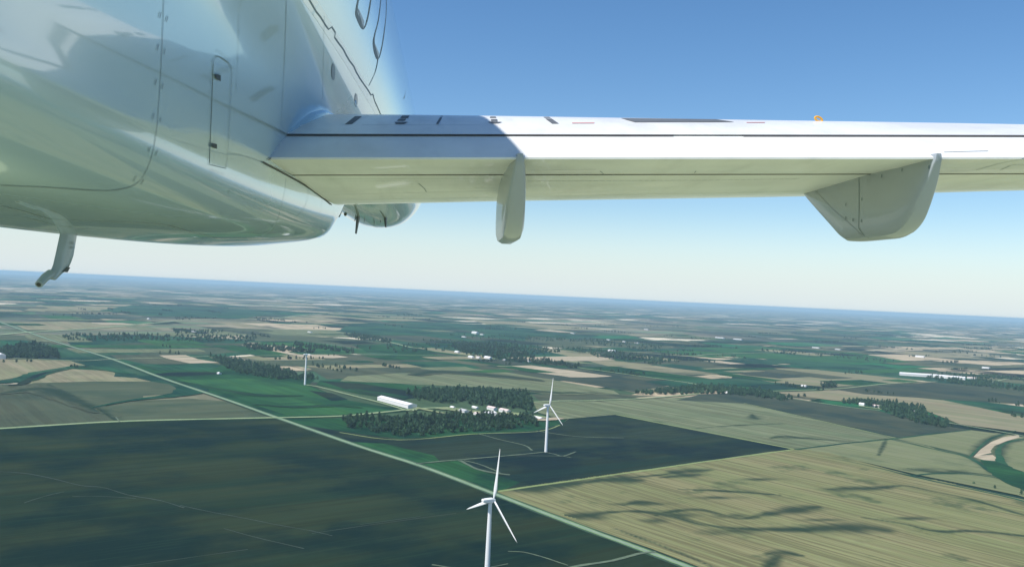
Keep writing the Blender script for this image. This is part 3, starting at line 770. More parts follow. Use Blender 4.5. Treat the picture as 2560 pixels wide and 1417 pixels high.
forest('tree_line', scatter([(150,838),(330,836),(640,842),(640,856),(170,852)], 330, 9), 'pale line of trees across the left plain', .9)
forest('tree_wood', scatter([(5,872),(80,862),(140,876),(148,896),(10,897)], 330, 10), 'dark wood beside the barn at the left edge', 1.1)
forest('tree_wood', scatter([(1120,865),(1200,862),(1300,872),(1330,892),(1400,908),(1480,915),(1440,922),(1300,906),(1180,893)], 560, 12), 'scattered wood around the middle distance farmstead')
forest('tree_wood', scatter([(1040,850),(1290,862),(1400,880),(1340,885),(1200,868)], 240, 13) + scatter([(1400,870),(1520,878),(1700,905),(1640,912),(1500,895)], 220, 14), 'loose trees beyond the middle distance farmstead')
forest('tree_wood', scatter([(1585,985),(1680,975),(1760,966),(1900,978),(1990,1000),(1960,1004),(1860,990),(1740,985),(1620,988)], 420, 15), 'low wood at the end of the straight lane')
forest('tree_line', scatter([(2310,944),(2460,952),(2560,972),(2640,990),(2560,980),(2400,962)], 220, 16), 'dark tree line below the long white sheds')
forest('tree_line', scatter([(2330,936),(2480,942),(2560,950),(2480,948)], 150, 17), 'trees behind the long white sheds')
forest('tree_clump', scatter([(2052,966),(2070,962),(2092,966),(2090,970),(2055,970)], 28, 18), 'lone clump of trees by the pale road on the right', 1.25)
forest('tree_line', scatter([(855,838),(900,836),(980,852),(975,858),(900,850)], 190, 19), 'far wood beside the far road left of centre')
forest('tree_line', scatter([(430,826),(560,828),(550,834),(440,834)], 60, 20) + scatter([(1100,835),(1500,850),(1680,868),(1600,872),(1400,856),(1200,848)], 150, 21), 'far scattered trees on the plain')
forest('tree_line', scatter([(1900,872),(2240,902),(2230,908),(1900,880)], 70, 22) + scatter([(880,870),(1080,860),(1180,880),(1000,884)], 40, 23) + along([(1560,890),(1600,892),(1780,905)], 40, 24, 30), 'sparse far trees on the right plain')

rf = random.Random(91); hedge = []
for i in range(95):
    dist = 3000*(1+2.6*rf.random()); az_ = R(rf.uniform(-33, 33)); c_ = Vector((dist*math.sin(az_), dist*math.cos(az_), 0))
    D_ = DA if rf.random() < .6 else DB; L_ = rf.uniform(80, 420)
    for k in range(int(L_/rf.uniform(9, 26))):
        p = c_+D_*rf.uniform(-L_/2, L_/2)
        hedge.append((p.x+rf.gauss(0, 4), p.y+rf.gauss(0, 4), rf.randrange(6), rf.uniform(.5, 1.1), rf.uniform(0, 6.28)))
forest('hedgerow', hedge, 'thin hedgerows and field trees across the far plain')
# ------------------------------------------------------------------ wind turbines
HUB, BL = 91.0, 52.0
def blade_vf(L=BL):
    rings = []
    for t, c, th, tw in ((0, 1.9, 1.0, 1), (.04, 1.9, 1.0, 1), (.10, 3.3, .6, .55), (.2, 4.2, .34, .38), (.4, 3.4, .26, .2), (.7, 2.2, .22, .08), (.93, 1.2, .2, .02), (1, .25, .1, 0)):
        r = []
        for j in range(12):
            a = 2*math.pi*j/12; x = c/2*math.cos(a) + (c*.12 if t > .06 else 0); y = c*th/2*math.sin(a)
            r.append((x*math.cos(tw)-y*math.sin(tw), x*math.sin(tw)+y*math.cos(tw), 1.3+t*L))
        rings.append(r)
    return loft(rings)
def turbine(base, label, yaw, phi, blades=3, hb=HUB):
    root = empty('wind_turbine', base, label=label, cat='wind turbine', group='wind turbines in the fields')
    n = 24; rings = []
    for z, r in ((0, 2.9), (hb*.33, 2.6), (hb*.66, 2.25), (hb-2.2, 1.8)):
        rings.append([(r*math.cos(2*math.pi*j/n), r*math.sin(2*math.pi*j/n), z) for j in range(n)])
    obj('tower', *loft(rings), M_turb, root, smooth=True, angle=40)
    v, f = loft([[(4.6*math.cos(2*math.pi*j/n), 4.6*math.sin(2*math.pi*j/n), z) for j in range(n)] for z in (0, .5)])
    obj('foundation', v, f, FM['gravel'], root)
    def rotv(vs, M): return [tuple(M @ Vector(p)) for p in vs]
    MN = Matrix.Translation((0, 0, hb)) @ Matrix.Rotation(-yaw, 4, 'Z')       # local +y = rotor axis
    rings = []
    for y, w_, zt, zb in ((-9.2, .9, 1.3, .2), (-8.9, 1.6, 1.9, -.6), (-5, 1.9, 2.1, -1.9), (1.8, 1.9, 2.0, -2.2), (3.0, 1.5, 1.6, -1.6)):
        r = []
        for (a, b) in ((-1, -.6), (-.6, -1), (.6, -1), (1, -.6), (1, .6), (.6, 1), (-.6, 1), (-1, .6)):
            zc, zh = (zt+zb)/2, (zt-zb)/2
            r.append((a*w_*1.25, y*1.08, zc+b*zh*1.2))
        rings.append(r)
    v, f = loft(rings); obj('nacelle', rotv(v, MN), f, M_turb, root, smooth=True, angle=30)
    rings = [[(q*math.cos(2*math.pi*j/16), y, q*math.sin(2*math.pi*j/16)) for j in range(16)] for y, q in ((3.0, 1.45), (3.4, 1.75), (4.8, 1.7), (5.8, 1.2), (6.3, .4))]
    v, f = loft(rings); obj('hub', rotv(v, MN), f, M_turb, root, smooth=True, angle=50)
    if blades == 3:
        for k in range(3):
            MB = MN @ Matrix.Translation((0, 4.2, 0)) @ Matrix.Rotation(phi+k*2*math.pi/3, 4, 'Y')
            v, f = blade_vf(); obj('blade', rotv(v, MB), f, M_turb, root, smooth=True)
    else:
        MB = MN @ Matrix.Translation((0, 4.2, 0)) @ Matrix.Rotation(R(88), 4, 'Y') @ Matrix.Rotation(R(90), 4, 'Z')
        v, f = blade_vf(24); obj('blade', rotv(v, MB), f, M_turb, root, smooth=True)
    return root
def base_from_hub(px, py, hb=HUB):
    d = ray(px, py); t = (hb-EYE.z)/d.z; p = EYE+d*t
    return Vector((p.x, p.y, 0))
turbine(base_from_hub(1226, 1250), 'nearest white wind turbine, its tower cut off by the bottom edge', R(54), R(7))
turbine(base_from_hub(1370, 1013), 'second white wind turbine, standing whole in the dark field behind the nearest', R(54), R(7))
turbine(base_from_hub(766, 886), 'farthest white wind turbine on the green pasture, its rotor reading as a flat bar', R(35), R(90), 1)

# ------------------------------------------------------------------ aircraft (built in its own frame)
ORG = Vector((-3.1, 11.0, .45))
plane = empty('airliner', EYE + RA @ ORG, label='white airliner in flight seen from below its right wing, filling the upper picture', cat='aircraft')
plane.rotation_euler = RA.to_euler()
XC, ZC, RF = -3.1, 4.0, 2.0
def loc(p): return (p[0]-ORG.x, p[1]-ORG.y, p[2]-ORG.z)
TREES = {}
def pobj(name, vs, fs, mat, parent=None, smooth=True, angle=30, hit=None, **k):
    o = obj(name, [loc(v) for v in vs], fs, mat, parent or plane, smooth=smooth, angle=angle, **k)
    if hit: TREES[hit] = BVHTree.FromPolygons([Vector(v) for v in vs], [tuple(f) for f in fs])
    return o
KEEL = [(1.93, 3.4), (1.60, 2.70), (1.22, 2.05), (1.04, 1.25), (.97, .84), (.72, .52), (0.0, .36)]
KT = [(-16, 0), (-6, .25), (-1, .8), (3, 1), (15.4, 1), (17.6, .62), (19.4, 0)]
def zoff(Y): return -.10 + (.0031*(Y-6)**2 if Y > 6 else .0015*(6-Y)**2 if Y > -4 else .15)
def csize(Y):
    if Y > 33: return max(.02, math.sqrt(max(0, 1-((Y-33)/9.2)**2)))
    if Y < 1: return max(.06, 1-((1-Y)/21)**1.5)
    return 1
def cz(Y):
    if Y > 33: return ZC-.35*((Y-33)/9)**2
    if Y < 1: return ZC+1.4*((1-Y)/20)**1.4
    return ZC
def half(Y, grow=0.0):
    s = csize(Y); zc = cz(Y); k = smooth_tab(KT, Y)
    pts = [(s*RF*math.sin(R(a)), zc+s*RF*math.cos(R(a))) for a in (0, 15, 30, 45, 60, 75, 90)]
    for i, (hw, z) in enumerate(KEEL):
        a = R((105, 120, 133, 146, 157, 168, 180)[i])
        c = (s*RF*math.sin(a), zc+s*RF*math.cos(a))
        kz = z + zoff(Y)*(0, 0, .1, .5, .9, 1, 1)[i]
        pts.append((c[0]*(1-k)+hw*k, c[1]*(1-k)+kz*k))
    return catmull(pts, 6)
ys = [-18, -16, -13, -10, -7, -4, -2, 0, 1.5, 3] + [4+.5*i for i in range(39)] + [24, 26, 28, 30, 32, 33, 34, 35.5, 37, 38.3, 39.4, 40.4, 41.2, 41.8, 42.1]
rings = []
for Y in ys:
    h = half(Y)
    rings.append([(XC+a, Y, z) for a, z in h] + [(XC-a, Y, z) for a, z in h[-2:0:-1]])
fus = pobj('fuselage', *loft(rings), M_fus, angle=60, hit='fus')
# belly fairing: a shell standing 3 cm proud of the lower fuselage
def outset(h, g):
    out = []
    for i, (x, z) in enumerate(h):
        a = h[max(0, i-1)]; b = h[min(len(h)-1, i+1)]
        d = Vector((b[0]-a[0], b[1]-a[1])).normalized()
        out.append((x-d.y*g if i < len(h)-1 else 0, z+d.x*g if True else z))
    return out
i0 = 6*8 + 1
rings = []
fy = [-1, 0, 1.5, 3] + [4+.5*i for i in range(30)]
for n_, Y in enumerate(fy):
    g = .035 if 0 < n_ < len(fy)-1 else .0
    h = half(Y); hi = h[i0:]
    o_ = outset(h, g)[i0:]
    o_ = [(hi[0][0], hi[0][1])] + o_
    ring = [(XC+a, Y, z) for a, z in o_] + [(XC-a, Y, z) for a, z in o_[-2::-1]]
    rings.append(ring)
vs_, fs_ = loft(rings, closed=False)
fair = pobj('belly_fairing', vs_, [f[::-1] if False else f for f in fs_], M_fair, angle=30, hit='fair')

# ---- wing
def leY(X): return lerp_tab([(-2.6, 15.6), (-2.1, 15.47), (.72, 14.87), (5.8, 14.2), (8.8, 13.3), (15, 12.2)], X)
def zb(X): return 1.3477+.0585*X
def hs(X): return lerp_tab([(-2.6, 1.15), (-.9, 1.12), (2.5, 1.0), (6.3, .86), (9, .72), (15, .3)], X)
UP = [(.57,.376),(.9,.515),(1.2,.62),(1.55,.735),(1.9,.825),(2.6,.90),(3.3,.88),(4.0,.76),(4.55,.58),(4.85,.40),(4.98,.25),(5.0,.18)]
LO = [(4.95,.07),(4.8,.015),(4.4,-.01),(3.5,-.03),(2.4,-.02),(1.39,.0)]
RE = [(1.39,.20),(.9,.42),(.62,.372)]
def TT(t, X): return t if t <= 1.4 else 1.4+(t-1.4)*(leY(X)-9.5-1.4)/3.6
def wp(X, t, h, side=1):
    hh = .375+(h-.375)*hs(X) if (t > .6 and h > .375) else h
    xx = X if side == 1 else 2*XC-X
    tip = max(0, (X-14.2)/.9)
    hh = hh*(1-.8*tip**2)+.2*tip**2
    return (xx, 9.5+TT(t, X)+tip**2*.6*(1-t/5), zb(X)+hh)
XS = [-2.4, -1.9] + [-1.2+.8*i for i in range(20)] + [14.6, 14.9, 15.1]
def wing(side):
    rings = [[wp(X, t, h, side) for t, h in UP+LO+RE] for X in XS]
    v, f = loft(rings)
    wg = pobj('wing', v, f, M_wing, angle=24, hit='wing' if side == 1 else None)
    FL = [(0,0),(0,.022),(.14,.115),(.28,.205),(.44,.290),(.60,.366),(.9,.29),(1.2,.2),(1.33,.10),(1.355,.0),(.7,-.012)]
    def surf(name, x0, x1):
        xs = [x0+(x1-x0)*i/8 for i in range(9)]
        v, f = loft([[wp(X, t, h, side) for t, h in FL] for X in xs])
        return pobj(name, v, f, M_wing, angle=16, hit=name if side == 1 else None)
    fl = surf('flap', -2.5, 8.95); surf('aileron', 9.0, 14.2)
    # dark strips standing in for the shade inside the wing gaps
    for x0, x1 in ((-2.2, 2.55), (3.4, 7.1), (7.55, 7.7), (9.2, 14.0)):
        rr = []
        for i in range(7):
            X = x0+(x1-x0)*i/6
            rr.append([wp(X, t, h, side) for t, h in ((.556,.358),(.562,.373),(.60,.370),(.60,.352))])
        v, f = loft(rr); pobj('spoiler_gap_shade', v, f, M_seal_gap, wg, smooth=False)
    rr = []
    for i in range(12):
        X = -2.2+(8.9+2.2)*i/11
        rr.append([wp(X, t, h, side) for t, h in ((1.350,-.010),(1.395,-.006),(1.395,.05),(1.350,.05))])
    v, f = loft(rr); pobj('cove_gap_shade', v, f, M_seal_gap, wg, smooth=False)  # dark strip painting the shade of the cove gap
    # flap track fairings (canoes)
    for Xf, lb in ((.70, 'slim flap track fairing nearest the fuselage'), (5.49, 'large grey flap track fairing with its flank in view'), (11.0, None)):
        prof = [  # y, bottom z offset below wing plane, half width
            (9.46, -.02, .035), (9.60, -.30, .075), (9.80, -.62, .105), (10.0, -.78, .12), (10.25, -.855, .128), (10.7, -.865, .13), (11.4, -.855, .13), (11.65, -.80, .125),
            (12.0, -.62, .115), (12.5, -.365, .09), (13.0, -.12, .05), (13.2, -.02, .02)]
        rr = []
        for Y, d, hw in catmull(prof, 4):
            if Xf > 9 and Y > 12.6: Y = 12.6+(Y-12.6)*.4
            z0 = zb(Xf); top = z0+.06; bot = z0+d
            t_ = Y-9.5
            ring = []
            for a, b in ((-.75, 1), (-1, .45), (-1, .12), (-.82, .035), (-.4, 0), (.4, 0), (.82, .035), (1, .12), (1, .45), (.75, 1)):
                ring.append(((Xf if side == 1 else 2*XC-Xf)+a*hw, Y, bot+(top-bot)*b))
            rr.append(ring)
        v, f = loft(rr)
        fo = pobj('flap_track_fairing', v, f, M_pod, angle=40, hit='pod%.0f' % Xf if side == 1 else None, label=lb if side == 1 else None)
        if side == 1: PODS.append(fo)
    return wg, fl
PODS = []
wingR, flapR = wing(1); wing(-1)
# concave fillet easing the wing top into the fuselage wall
def top_h(t):
    return lerp_tab([(0, .022), (.56, .37)] + [(a, b) for a, b in UP[1:-2]], t)
def wallx(z):
    return XC + lerp_tab([(.84, .97), (1.25, 1.04), (2.05, 1.22), (2.7, 1.60), (3.4, 1.93)], z)
for sd in (1, -1):
    rr = []
    for i in range(23):
        t = .60 + 4.9*i/22; Y = 9.5+t; tt = min(t, 5.0) if t <= 1.4 else 1.4+(t-1.4)*3.6/4.5
        g = min(1, .25+(t-.6)*.9)*min(1, (5.9-t)*1.2); hgt, out = .15*g, .20*g
        zt = lambda X: wp(X, tt, top_h(tt))[2]
        ring = []
        for k in range(9):
            u = math.pi/2*k/8; z_ = zt(-1.9)+hgt*(1-math.sin(u)); x_w = wallx(zt(-1.9)+hgt*(1-math.sin(u)))
            x_ = x_w-.01+out*(1-math.cos(u)); 
            if k == 8: z_ = zt(x_)+.002
            else: z_ = zt(x_)*(k/8)+(zt(-1.9))*(1-k/8)+hgt*(1-math.sin(u))+.002
            ring.append((x_ if sd == 1 else 2*XC-x_, Y, z_))
        zb_ = zt(-1.9)-.12
        ring += [(ring[-1][0], Y, zb_), ((-2.4 if sd == 1 else 2*XC+2.4), Y, zb_), ((-2.4 if sd == 1 else 2*XC+2.4), Y, ring[0][2])]
        rr.append(ring)
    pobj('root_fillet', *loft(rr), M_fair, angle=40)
# tail surfaces, behind the viewer
def slab(name, rootp, tipp, cr, ct, th, vertical=False):
    rr = []
    for p, c in ((rootp, cr), (tipp, ct)):
        ring = []
        for a, b in ((0, 0), (.1, .7), (.3, 1), (.6, .75), (1, 0), (.6, -.75), (.3, -1), (.1, -.7)):
            o_ = b*th/2*c/cr
            ring.append((p[0]+(o_ if vertical else 0), p[1]-a*c, p[2]+(0 if vertical else o_)))
        rr.append(ring)
    return pobj(name, *loft(rr), M_wing, angle=50)
slab('tailplane', (XC+.4, -13, 5.3), (XC+6, -15.6, 5.9), 3.4, 1.4, .35)
slab('tailplane', (XC-.4, -13, 5.3), (XC-6, -15.6, 5.9), 3.4, 1.4, .35)

# ---- details laid on the skin
def hitp(px, py, keys):
    d = RA.transposed() @ ray(px, py); best = None
    for k in keys:
        r = TREES[k].ray_cast(Vector((0, 0, 0)), d)
        if r[0] is not None and (best is None or r[3] < best[2]):
            n = r[1]
            if n.dot(d) > 0: n = -n
            best = (r[0], n, r[3])
    return best
def dens(pts, step=7):
    out = []
    for a, b in zip(pts, pts[1:]):
        L = math.hypot(b[0]-a[0], b[1]-a[1]); n = max(1, int(L/step))
        out += [(a[0]+(b[0]-a[0])*k/n, a[1]+(b[1]-a[1])*k/n) for k in range(n)]
    out.append(pts[-1]); return out
def skin_line(name, pts, width, keys, parent, mat=None, off=.004, spl=True):
    if spl and len(pts) > 2: pts = catmull(pts, 5)
    H = [hitp(x, y, keys) for x, y in dens(pts)]
    vs = []; fs = []; prev = None
    for i, h in enumerate(H):
        if h is None: prev = None; continue
        j = i+1 if i+1 < len(H) and H[i+1] else i-1
        if j < 0 or H[j] is None: prev = None; continue
        tdir = (H[j][0]-h[0])*(1 if j > i else -1)
        if tdir.length > .8 or tdir.length < 1e-6: prev = None; continue
        s = h[1].cross(tdir.normalized()); s.normalize()
        base = h[0]+h[1]*off; k = len(vs)
        vs += [base+s*width/2, base-s*width/2]
        if prev is not None: fs.append((prev, prev+1, k+1, k))
        prev = k
    if fs: return pobj(name, vs, fs, mat or M_seam, parent, smooth=False)
def skin_patch(name, quad, keys, parent, mat, off=.005, n=6, m=3, **k):
    vs = []; ok = True; fs = []
    (a, b, c, d) = quad
    for i in range(n+1):
        for j in range(m+1):
            u, v = i/n, j/m
            x = (a[0]*(1-u)+b[0]*u)*(1-v)+(d[0]*(1-u)+c[0]*u)*v; y = (a[1]*(1-u)+b[1]*u)*(1-v)+(d[1]*(1-u)+c[1]*u)*v
            h = hitp(x, y, keys)
            if h is None: return None
            vs.append(h[0]+h[1]*off)
    for i in range(n):
        for j in range(m):
            p = i*(m+1)+j; fs.append((p, p+1, p+m+2, p+m+1))
    return pobj(name, vs, fs, mat, parent, smooth=True, angle=60, **k)
FK = ['fus', 'fair']
PL = [([(409,-12),(404,120),(398,230),(390,330),(374,405),(345,455),(300,473),(240,476),(120,468),(-6,463)], .012),
      ([(716,-10),(712,120),(706,250),(703,330)], .009),
      ([(715,445),(711,480),(695,545),(675,575),(655,590)], .012), ([(770,470),(765,510),(735,550),(700,592)], .010),
      ([(806,480),(800,530),(775,570),(745,595)], .012), ([(596,40),(594,130),(590,230)], .005),
      ([(-6,512),(60,528),(130,547),(240,552),(400,560),(480,580),(560,598)], .014), ([(-6,541),(60,542),(130,560),(240,576)], .008),
      ([(810,40),(808,160),(806,250)], .006)]
for pts, wd in PL: skin_line('panel_line', pts, wd*.55, FK, fus)
M_reflect = paint('reflection_paint', (.78, .86, .87), .25, 1.0, .01)  # pale strip painting the horizon sky's reflection on the fuselage
skin_line('painted_reflection', [(766,-12),(800,38),(835,94),(870,150),(905,210),(940,272),(947,288)], .13, ['fus'], fus, mat=M_reflect, off=.002, spl=False)
# jagged sealant edge on the forward fuselage
zz = [(768,-8),(790,30),(800,42),(815,66),(821,74),(829,68),(838,82),(836,94),(846,108),(858,124),(866,140),(873,152),(884,166),(890,180),(899,196),(910,212),(920,226),(927,238),(932,236),(936,252),(945,272),(953,290)]
skin_line('panel_line', zz, .02, ['fus'], fus, spl=False)
skin_line('panel_line', [(897,-8),(892,20),(892,38),(908,70),(918,50),(927,0),(928,-8)], .05, ['fus'], fus)
skin_line('panel_line', [(953,-8),(946,50),(934,105),(945,147),(956,110),(965,40),(966,-8)], .05, ['fus'], fus)
skin_line('panel_line', [(945,147),(938,180),(922,215)], .03, ['fus'], fus)
skin_patch('painted_shade', [(893,20),(897,24),(910,54),(908,72)], ['fus'], fus, M_metal)  # shaded strips of the outline, painted as flat metal-grey patches
skin_patch('painted_shade', [(935,106),(938,112),(947,134),(945,146)], ['fus'], fus, M_metal)
skin_line('panel_line', [(1014,228),(1012,240),(1009,247)], .03, ['fus'], fus)
# seal where the wing meets the fuselage
skin_line('root_seal', [(900,291),(850,294),(800,312),(765,330),(735,350),(700,376),(668,400)], .016, FK, fus, mat=M_seal_gap, off=.012)
skin_line('root_seal', [(655,404),(668,412),(710,434),(760,462),(800,490),(828,512)], .018, FK, fus, mat=M_seal_gap, off=.012)
# service door with two latches
door = [(531,155),(541,141),(560,150),(573,162),(577,180),(575,250),(571,330),(567,385),(563,421)]
dl = [(563,421),(521,411),(523,350),(526,270),(531,175),(531,155)]
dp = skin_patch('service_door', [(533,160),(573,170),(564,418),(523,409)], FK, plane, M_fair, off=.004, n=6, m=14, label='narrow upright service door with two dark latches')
skin_line('door_seam', door, .007, FK, dp, off=.008); skin_line('door_seam', dl, .006, FK, dp, off=.008, spl=False)
skin_patch('latch', [(534,184),(547,188),(547,203),(535,196)], FK, dp, M_dark, off=.016, n=2, m=2)
skin_patch('latch', [(526,357),(538,360),(537,372),(526,367)], FK, dp, M_dark, off=.016, n=2, m=2)
def oval(name, cx_, cy_, a, b, keys, parent, mat):
    vs = []; c = hitp(cx_, cy_, keys)
    if c is None: return
    vs.append(c[0]+c[1]*.006)
    for k in range(16):
        th = 2*math.pi*k/16; h = hitp(cx_+a*math.cos(th), cy_+b*math.sin(th), keys)
        if h is None: return
        vs.append(h[0]+h[1]*.006)
    pobj(name, vs, [(0, 1+k, 1+(k+1) % 16) for k in range(16)], mat, parent, smooth=False)
M_port = plain('port_glass', (.16, .24, .30), .15)
oval('port', 833, 180, 4.5, 21, FK, fus, M_port); oval('port', 890, 251, 3.5, 17, FK, fus, M_port)
oval('port', 833, 180, 3.0, 17, FK, fus, M_fair) if False else None
# rows of fasteners, too many and small to pick apart
def fasteners(pts, keys, parent, ww=.004, hh=.016):
    vs = []; fs = []
    for x, y in pts:
        h = hitp(x, y, keys)
        if h is None: continue
        n = h[1]; u = n.cross(Vector((0, 1, 0))).normalized(); s = u.cross(n); c = h[0]+n*.006
        k = len(vs); vs += [c-s*ww-u*hh, c+s*ww-u*hh, c+s*ww+u*hh, c-s*ww+u*hh]; fs.append((k, k+1, k+2, k+3))
    if fs: pobj('fastener', vs, fs, M_seam, parent, smooth=False, kind='stuff')
fasteners([(399,38),(416,48),(393,119),(410,129),(388,206),(405,216),(382,291),(400,299),(372,373),(390,382),(336,446),(355,454),(554,532),(572,478)], FK, fus, .005, .02)
fasteners([(541,127),(549,131),(556,137),(563,143),(571,147),(530,152),(527,178),(525,204),(522,231),(519,283),(516,340),(582,187),(580,210),(578,240),(575,290),(572,340),(600,13),(597,80),(594,147),(590,216),(586,284),(583,350),(525,427),(532,428),(539,430),(546,432),(555,434),(600,-2),(714,32),(711,90),(708,137),(704,190),(701,240)], FK, fus, .003, .014)
fasteners([(725+8*i, 462+6*i) for i in range(6)] + [(805+4*i, 240+3*i) for i in range(5)], FK, fus, .003, .012)
# wing top marks
WK = ['wing', 'flap', 'aileron']
skin_patch('walkway_mark', [(887,292),(905,291.5),(880,311),(862,312)], WK, wingR, M_mark)
skin_patch('walkway_mark', [(1006,290),(1024,290),(1020,296),(1000,296)], WK, wingR, M_mark, n=3)
skin_patch('walkway_mark', [(998,298),(1016,298),(1012,303),(992,303)], WK, wingR, M_mark, n=3)
skin_patch('walkway_mark', [(986,306),(1020,306),(1010,311),(990,311)], WK, wingR, M_mark, n=3)
skin_patch('walkway_mark', [(1102,291),(1108,291),(1096,311),(1090,311)], WK, wingR, M_mark, n=2)
skin_patch('walkway_mark', [(1226,292.5),(1239,292.5),(1241,295.5),(1224,295.5)], WK, wingR, M_mark, n=3)
skin_patch('walkway_mark', [(1227,299),(1243,299),(1245,308),(1229,308)], WK, wingR, M_mark, n=3)
skin_patch('walkway_mark', [(1218,306.3),(1256,306.3),(1245,309.4),(1229,309.4)], WK, wingR, M_mark, n=3, off=.008)
skin_patch('walkway_mark', [(1358,293.5),(1373,293.5),(1397,310),(1380,310)], WK, wingR, M_mark, n=3)
skin_patch('walkway_mark', [(1552,296.5),(1790,299.3),(1836,306),(1588,306.5)], WK, wingR, M_mark, n=16, m=3)
skin_patch('stencil', [(1430,307.6),(1486,307.4),(1486,309.2),(1430,309.4)], WK, wingR, M_red, n=4, m=1)
skin_patch('stencil', [(1866,306.6),(1912,306.6),(1912,308),(1866,308)], WK, wingR, M_red, n=4, m=1)
skin_patch('stencil', [(2320,305.4),(2372,305.4),(2372,306.6),(2320,306.6)], WK, wingR, M_red, n=4, m=1)
for pts in ([(905,313),(1200,313.5)], [(1185,470),(1240,470)], [(1300,439),(1660,437)], [(1500,427),(1510,436)], [(1740,427),(1736,432)]):
    skin_line('panel_line', pts, .008, WK, wingR, off=.004, spl=False)
for pts in ([(820,447),(1240,446)], [(830,486),(1000,482),(1240,476)], [(1046,458),(1060,470),(1066,479)], [(1320,452),(1700,452),(2000,446)],
            [(2375,428),(2440,425),(2500,408),(2562,396)], [(2500,425),(2530,412),(2562,412)], [(1320,425),(1490,423)], [(2470,378),(2360,381)], [(850,500),(1240,494)], [(1330,492),(2000,478)]):
    skin_line('panel_line', pts, .010, WK, wingR, off=.005, spl=False)
fasteners([(860+14*i, 452) for i in range(28)] + [(1330+16*i, 453-.15*i) for i in range(42)], WK, wingR, .004, .03)
# fairing seams
for kx in ('pod5',):
    skin_line('seam', [(2148,400+30),(2148,520),(2147,570),(2160,588),(2172,595)], .014, [kx], PODS[1], spl=False)
    skin_line('seam', [(2040,478),(2080,522),(2120,555),(2155,588)], .010, [kx], PODS[1], mat=M_metal, spl=False)
    fasteners([(2155,498),(2115,512),(2115,545),(2154,552),(2133,550),(2205,440),(2256,425),(2323,418)], [kx], PODS[1], .01, .02)

# yellow lifting ring on top of the wing
h = next((q for q in (hitp(2050, y_, WK) for y_ in (299, 300, 301, 302, 303, 304, 306)) if q), None)
if h:
    c = h[0]; vs = []; fs = []; n1, n2 = 20, 8; d = (RA.transposed() @ ray(2050, 301.5)); sc = h[2]/F
    ring_r = 7.5*sc
    for i in range(n1):
        a = 2*math.pi*i/n1
        for j in range(n2):
            b = 2*math.pi*j/n2; rr_ = 1+.42*math.cos(b)
            vs.append(Vector((c.x-.02+ring_r*rr_*math.cos(a)*1.0-ring_r*.5*math.sin(a), c.y+ring_r*.3*math.sin(b), c.z+ring_r*.55+ring_r*rr_*math.sin(a)*.75)))
    for i in range(n1):
        for j in range(n2):
            fs.append((i*n2+j, ((i+1) % n1)*n2+j, ((i+1) % n1)*n2+(j+1) % n2, i*n2+(j+1) % n2))
    pobj('lifting_ring', vs, fs, M_yel, plane, label='small yellow ring standing on the top of the wing')

# drain mast under the belly
MZ = lambda Y: .36+zoff(Y)
dm = bpy.data.objects.new('drain_mast', None); dm.empty_display_size = .2
link(dm, plane); dm.location = loc((XC, 6.9, MZ(6.9))); dm['label'] = 'grey drain mast bent back under the belly'
def lobj(name, vs, fs, mat, parent, base, **k):
    return obj(name, [(v[0]-base[0], v[1]-base[1], v[2]-base[2]) for v in vs], fs, mat, parent, **k)
mb = (XC, 6.9, MZ(6.9))
def pxat(px, py, X=XC):
    d = RA.transposed() @ ray(px, py); return d*(X/d.x)
def foil(p_le, p_te, th, n=6):
    out = []; d = p_le-p_te
    for t, k in ((0, .15), (.25, .7), (.6, 1), (.85, .8), (1, .0)): out.append(p_te+d*t+Vector((th*k, 0, 0)))
    for t, k in ((.85, .8), (.6, 1), (.25, .7), (0, .15)): out.append(p_te+d*t-Vector((th*k, 0, 0)))
    return out
st = [((153,572),(193,572)), ((150,590),(190,592)), ((141,632),(182,640)), ((134,662),(176,655)), ((131,670),(168,672)), ((124,682),(150,685)), ((115,690),(135,700))]
v, f = loft([foil(pxat(*b), pxat(*a), .030) for a, b in st]); lobj('strut', v, f, M_mast, dm, mb, smooth=True, angle=50)
path = [(126,684),(112,694),(104,703),(97,711)]; rr = []
for i, p in enumerate(path):
    c = pxat(*p); a = pxat(*path[max(0, i-1)]); b = pxat(*path[min(3, i+1)]); d = (b-a).normalized(); s = Vector((1, 0, 0)); u = d.cross(s).normalized()
    rr.append([c+(s*math.cos(q)+u*math.sin(q))*(.034-.002*i) for q in [2*math.pi*k/14 for k in range(14)]])
v, f = loft(rr); lobj('pipe', v, f, M_mast, dm, mb, smooth=True, angle=50)
c = rr[-1]; cc = sum(c, Vector())/14; dd = (pxat(*path[3])-pxat(*path[2])).normalized()
v = [cc+(p-cc)*.62+dd*.004 for p in c]; lobj('bore', v, [tuple(range(14))], M_dark, dm, mb)
def quad_on(px, x):
    return [pxat(*p)+Vector((x, 0, 0)) for p in px]
v = quad_on([(145,679),(157,667),(165,668),(158,680)], .034); lobj('vent_slot', v+[p-Vector((.012, 0, 0)) for p in v], [(0,1,2,3),(0,4,5,1),(1,5,6,2),(2,6,7,3),(3,7,4,0)], M_dark, dm, mb)
v = quad_on([(121,678),(130,674),(131,677),(123,680)], .004); lobj('barb', v+[p-Vector((.012, 0, 0)) for p in v], [(0,1,2,3),(7,6,5,4),(0,4,5,1),(1,5,6,2),(2,6,7,3),(3,7,4,0)], M_metal, dm, mb)
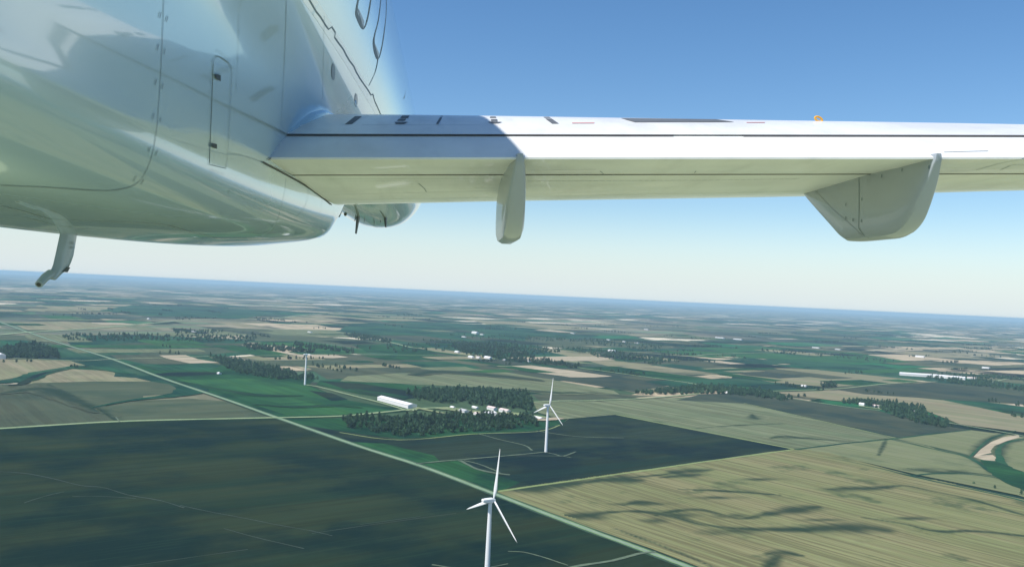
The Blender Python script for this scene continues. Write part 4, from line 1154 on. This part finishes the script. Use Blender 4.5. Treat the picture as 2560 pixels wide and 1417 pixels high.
for txt, yy in (('FUEL', 610), ('DRAIN', 621)):
    cu = bpy.data.curves.new('txt', 'FONT'); cu.body = txt; cu.size = 1; cu.align_x = 'CENTER'
    to = bpy.data.objects.new('txt', cu); S.collection.objects.link(to)
    me = bpy.data.meshes.new_from_object(to.evaluated_get(bpy.context.evaluated_depsgraph_get()))
    bpy.data.objects.remove(to); me.name = 'stencil'
    p = pxat(170, yy); q = pxat(176, yy); ux = (q-p).normalized(); uy = (pxat(171, yy-8)-p).normalized()
    sz = .032 if txt == 'FUEL' else .026
    for vt in me.vertices:
        wv = p+ux*vt.co.x*sz+uy*vt.co.y*sz+Vector((.035, 0, 0)); vt.co = wv-Vector(mb)
    me.materials.clear(); me.materials.append(M_seam)
    link(bpy.data.objects.new('stencil', me), dm)

# antennas under the forward fuselage
def antenna(px, py, dx, dy, chord, name='blade_antenna', wpx=5):
    h = hitp(px, py, ['fus', 'fair'])
    if h is None: return
    b = h[0]; k = h[2]/F
    H_ = dy*k; sh = dx*k
    def ring(p, c, t): return [p+Vector((t*a, c*b_, 0)) for a, b_ in ((0, .5), (1, .1), (.6, -.5), (-.6, -.5), (-1, .1))]
    t = wpx*k/2
    pobj(name, *loft([ring(b+Vector((0, 0, .05)), chord, t), ring(b+Vector((sh, -.1, -H_)), chord*.55, t*.45)]), M_dark, plane, angle=40)
antenna(896, 542, -3, 42, .6, wpx=8); antenna(963, 546, 3, 22, .5, wpx=9); antenna(853, 530, -3, 13, .3, wpx=5); antenna(890, 544, -2, 9, .2, wpx=3)
antenna(936, 553, 0, 8, .2, wpx=2); antenna(952, 553, 0, 5, .2, wpx=2); antenna(912, 549, 0, 6, .2, wpx=2)
antenna(864, 535, 0, 5, .3, 'beacon', wpx=11)

# ------------------------------------------------------------------ haze over the land
m = bpy.data.materials.new('haze_air'); m.use_nodes = True; t = m.node_tree
t.nodes.remove(t.nodes['Principled BSDF']); pv = t.nodes.new('ShaderNodeVolumePrincipled')
pv.inputs['Color'].default_value = (.58, .85, 1.0, 1); pv.inputs['Density'].default_value = 3.8e-5
pv.inputs['Anisotropy'].default_value = .0
t.links.new(pv.outputs[0], t.nodes['Material Output'].inputs['Volume'])
v, f = box_vf(-85000, 85000, -85000, 85000, -2, CAM_H+7.2)
obj('haze', v, f, m, kind='stuff')
print('individual trees', NIND[0])
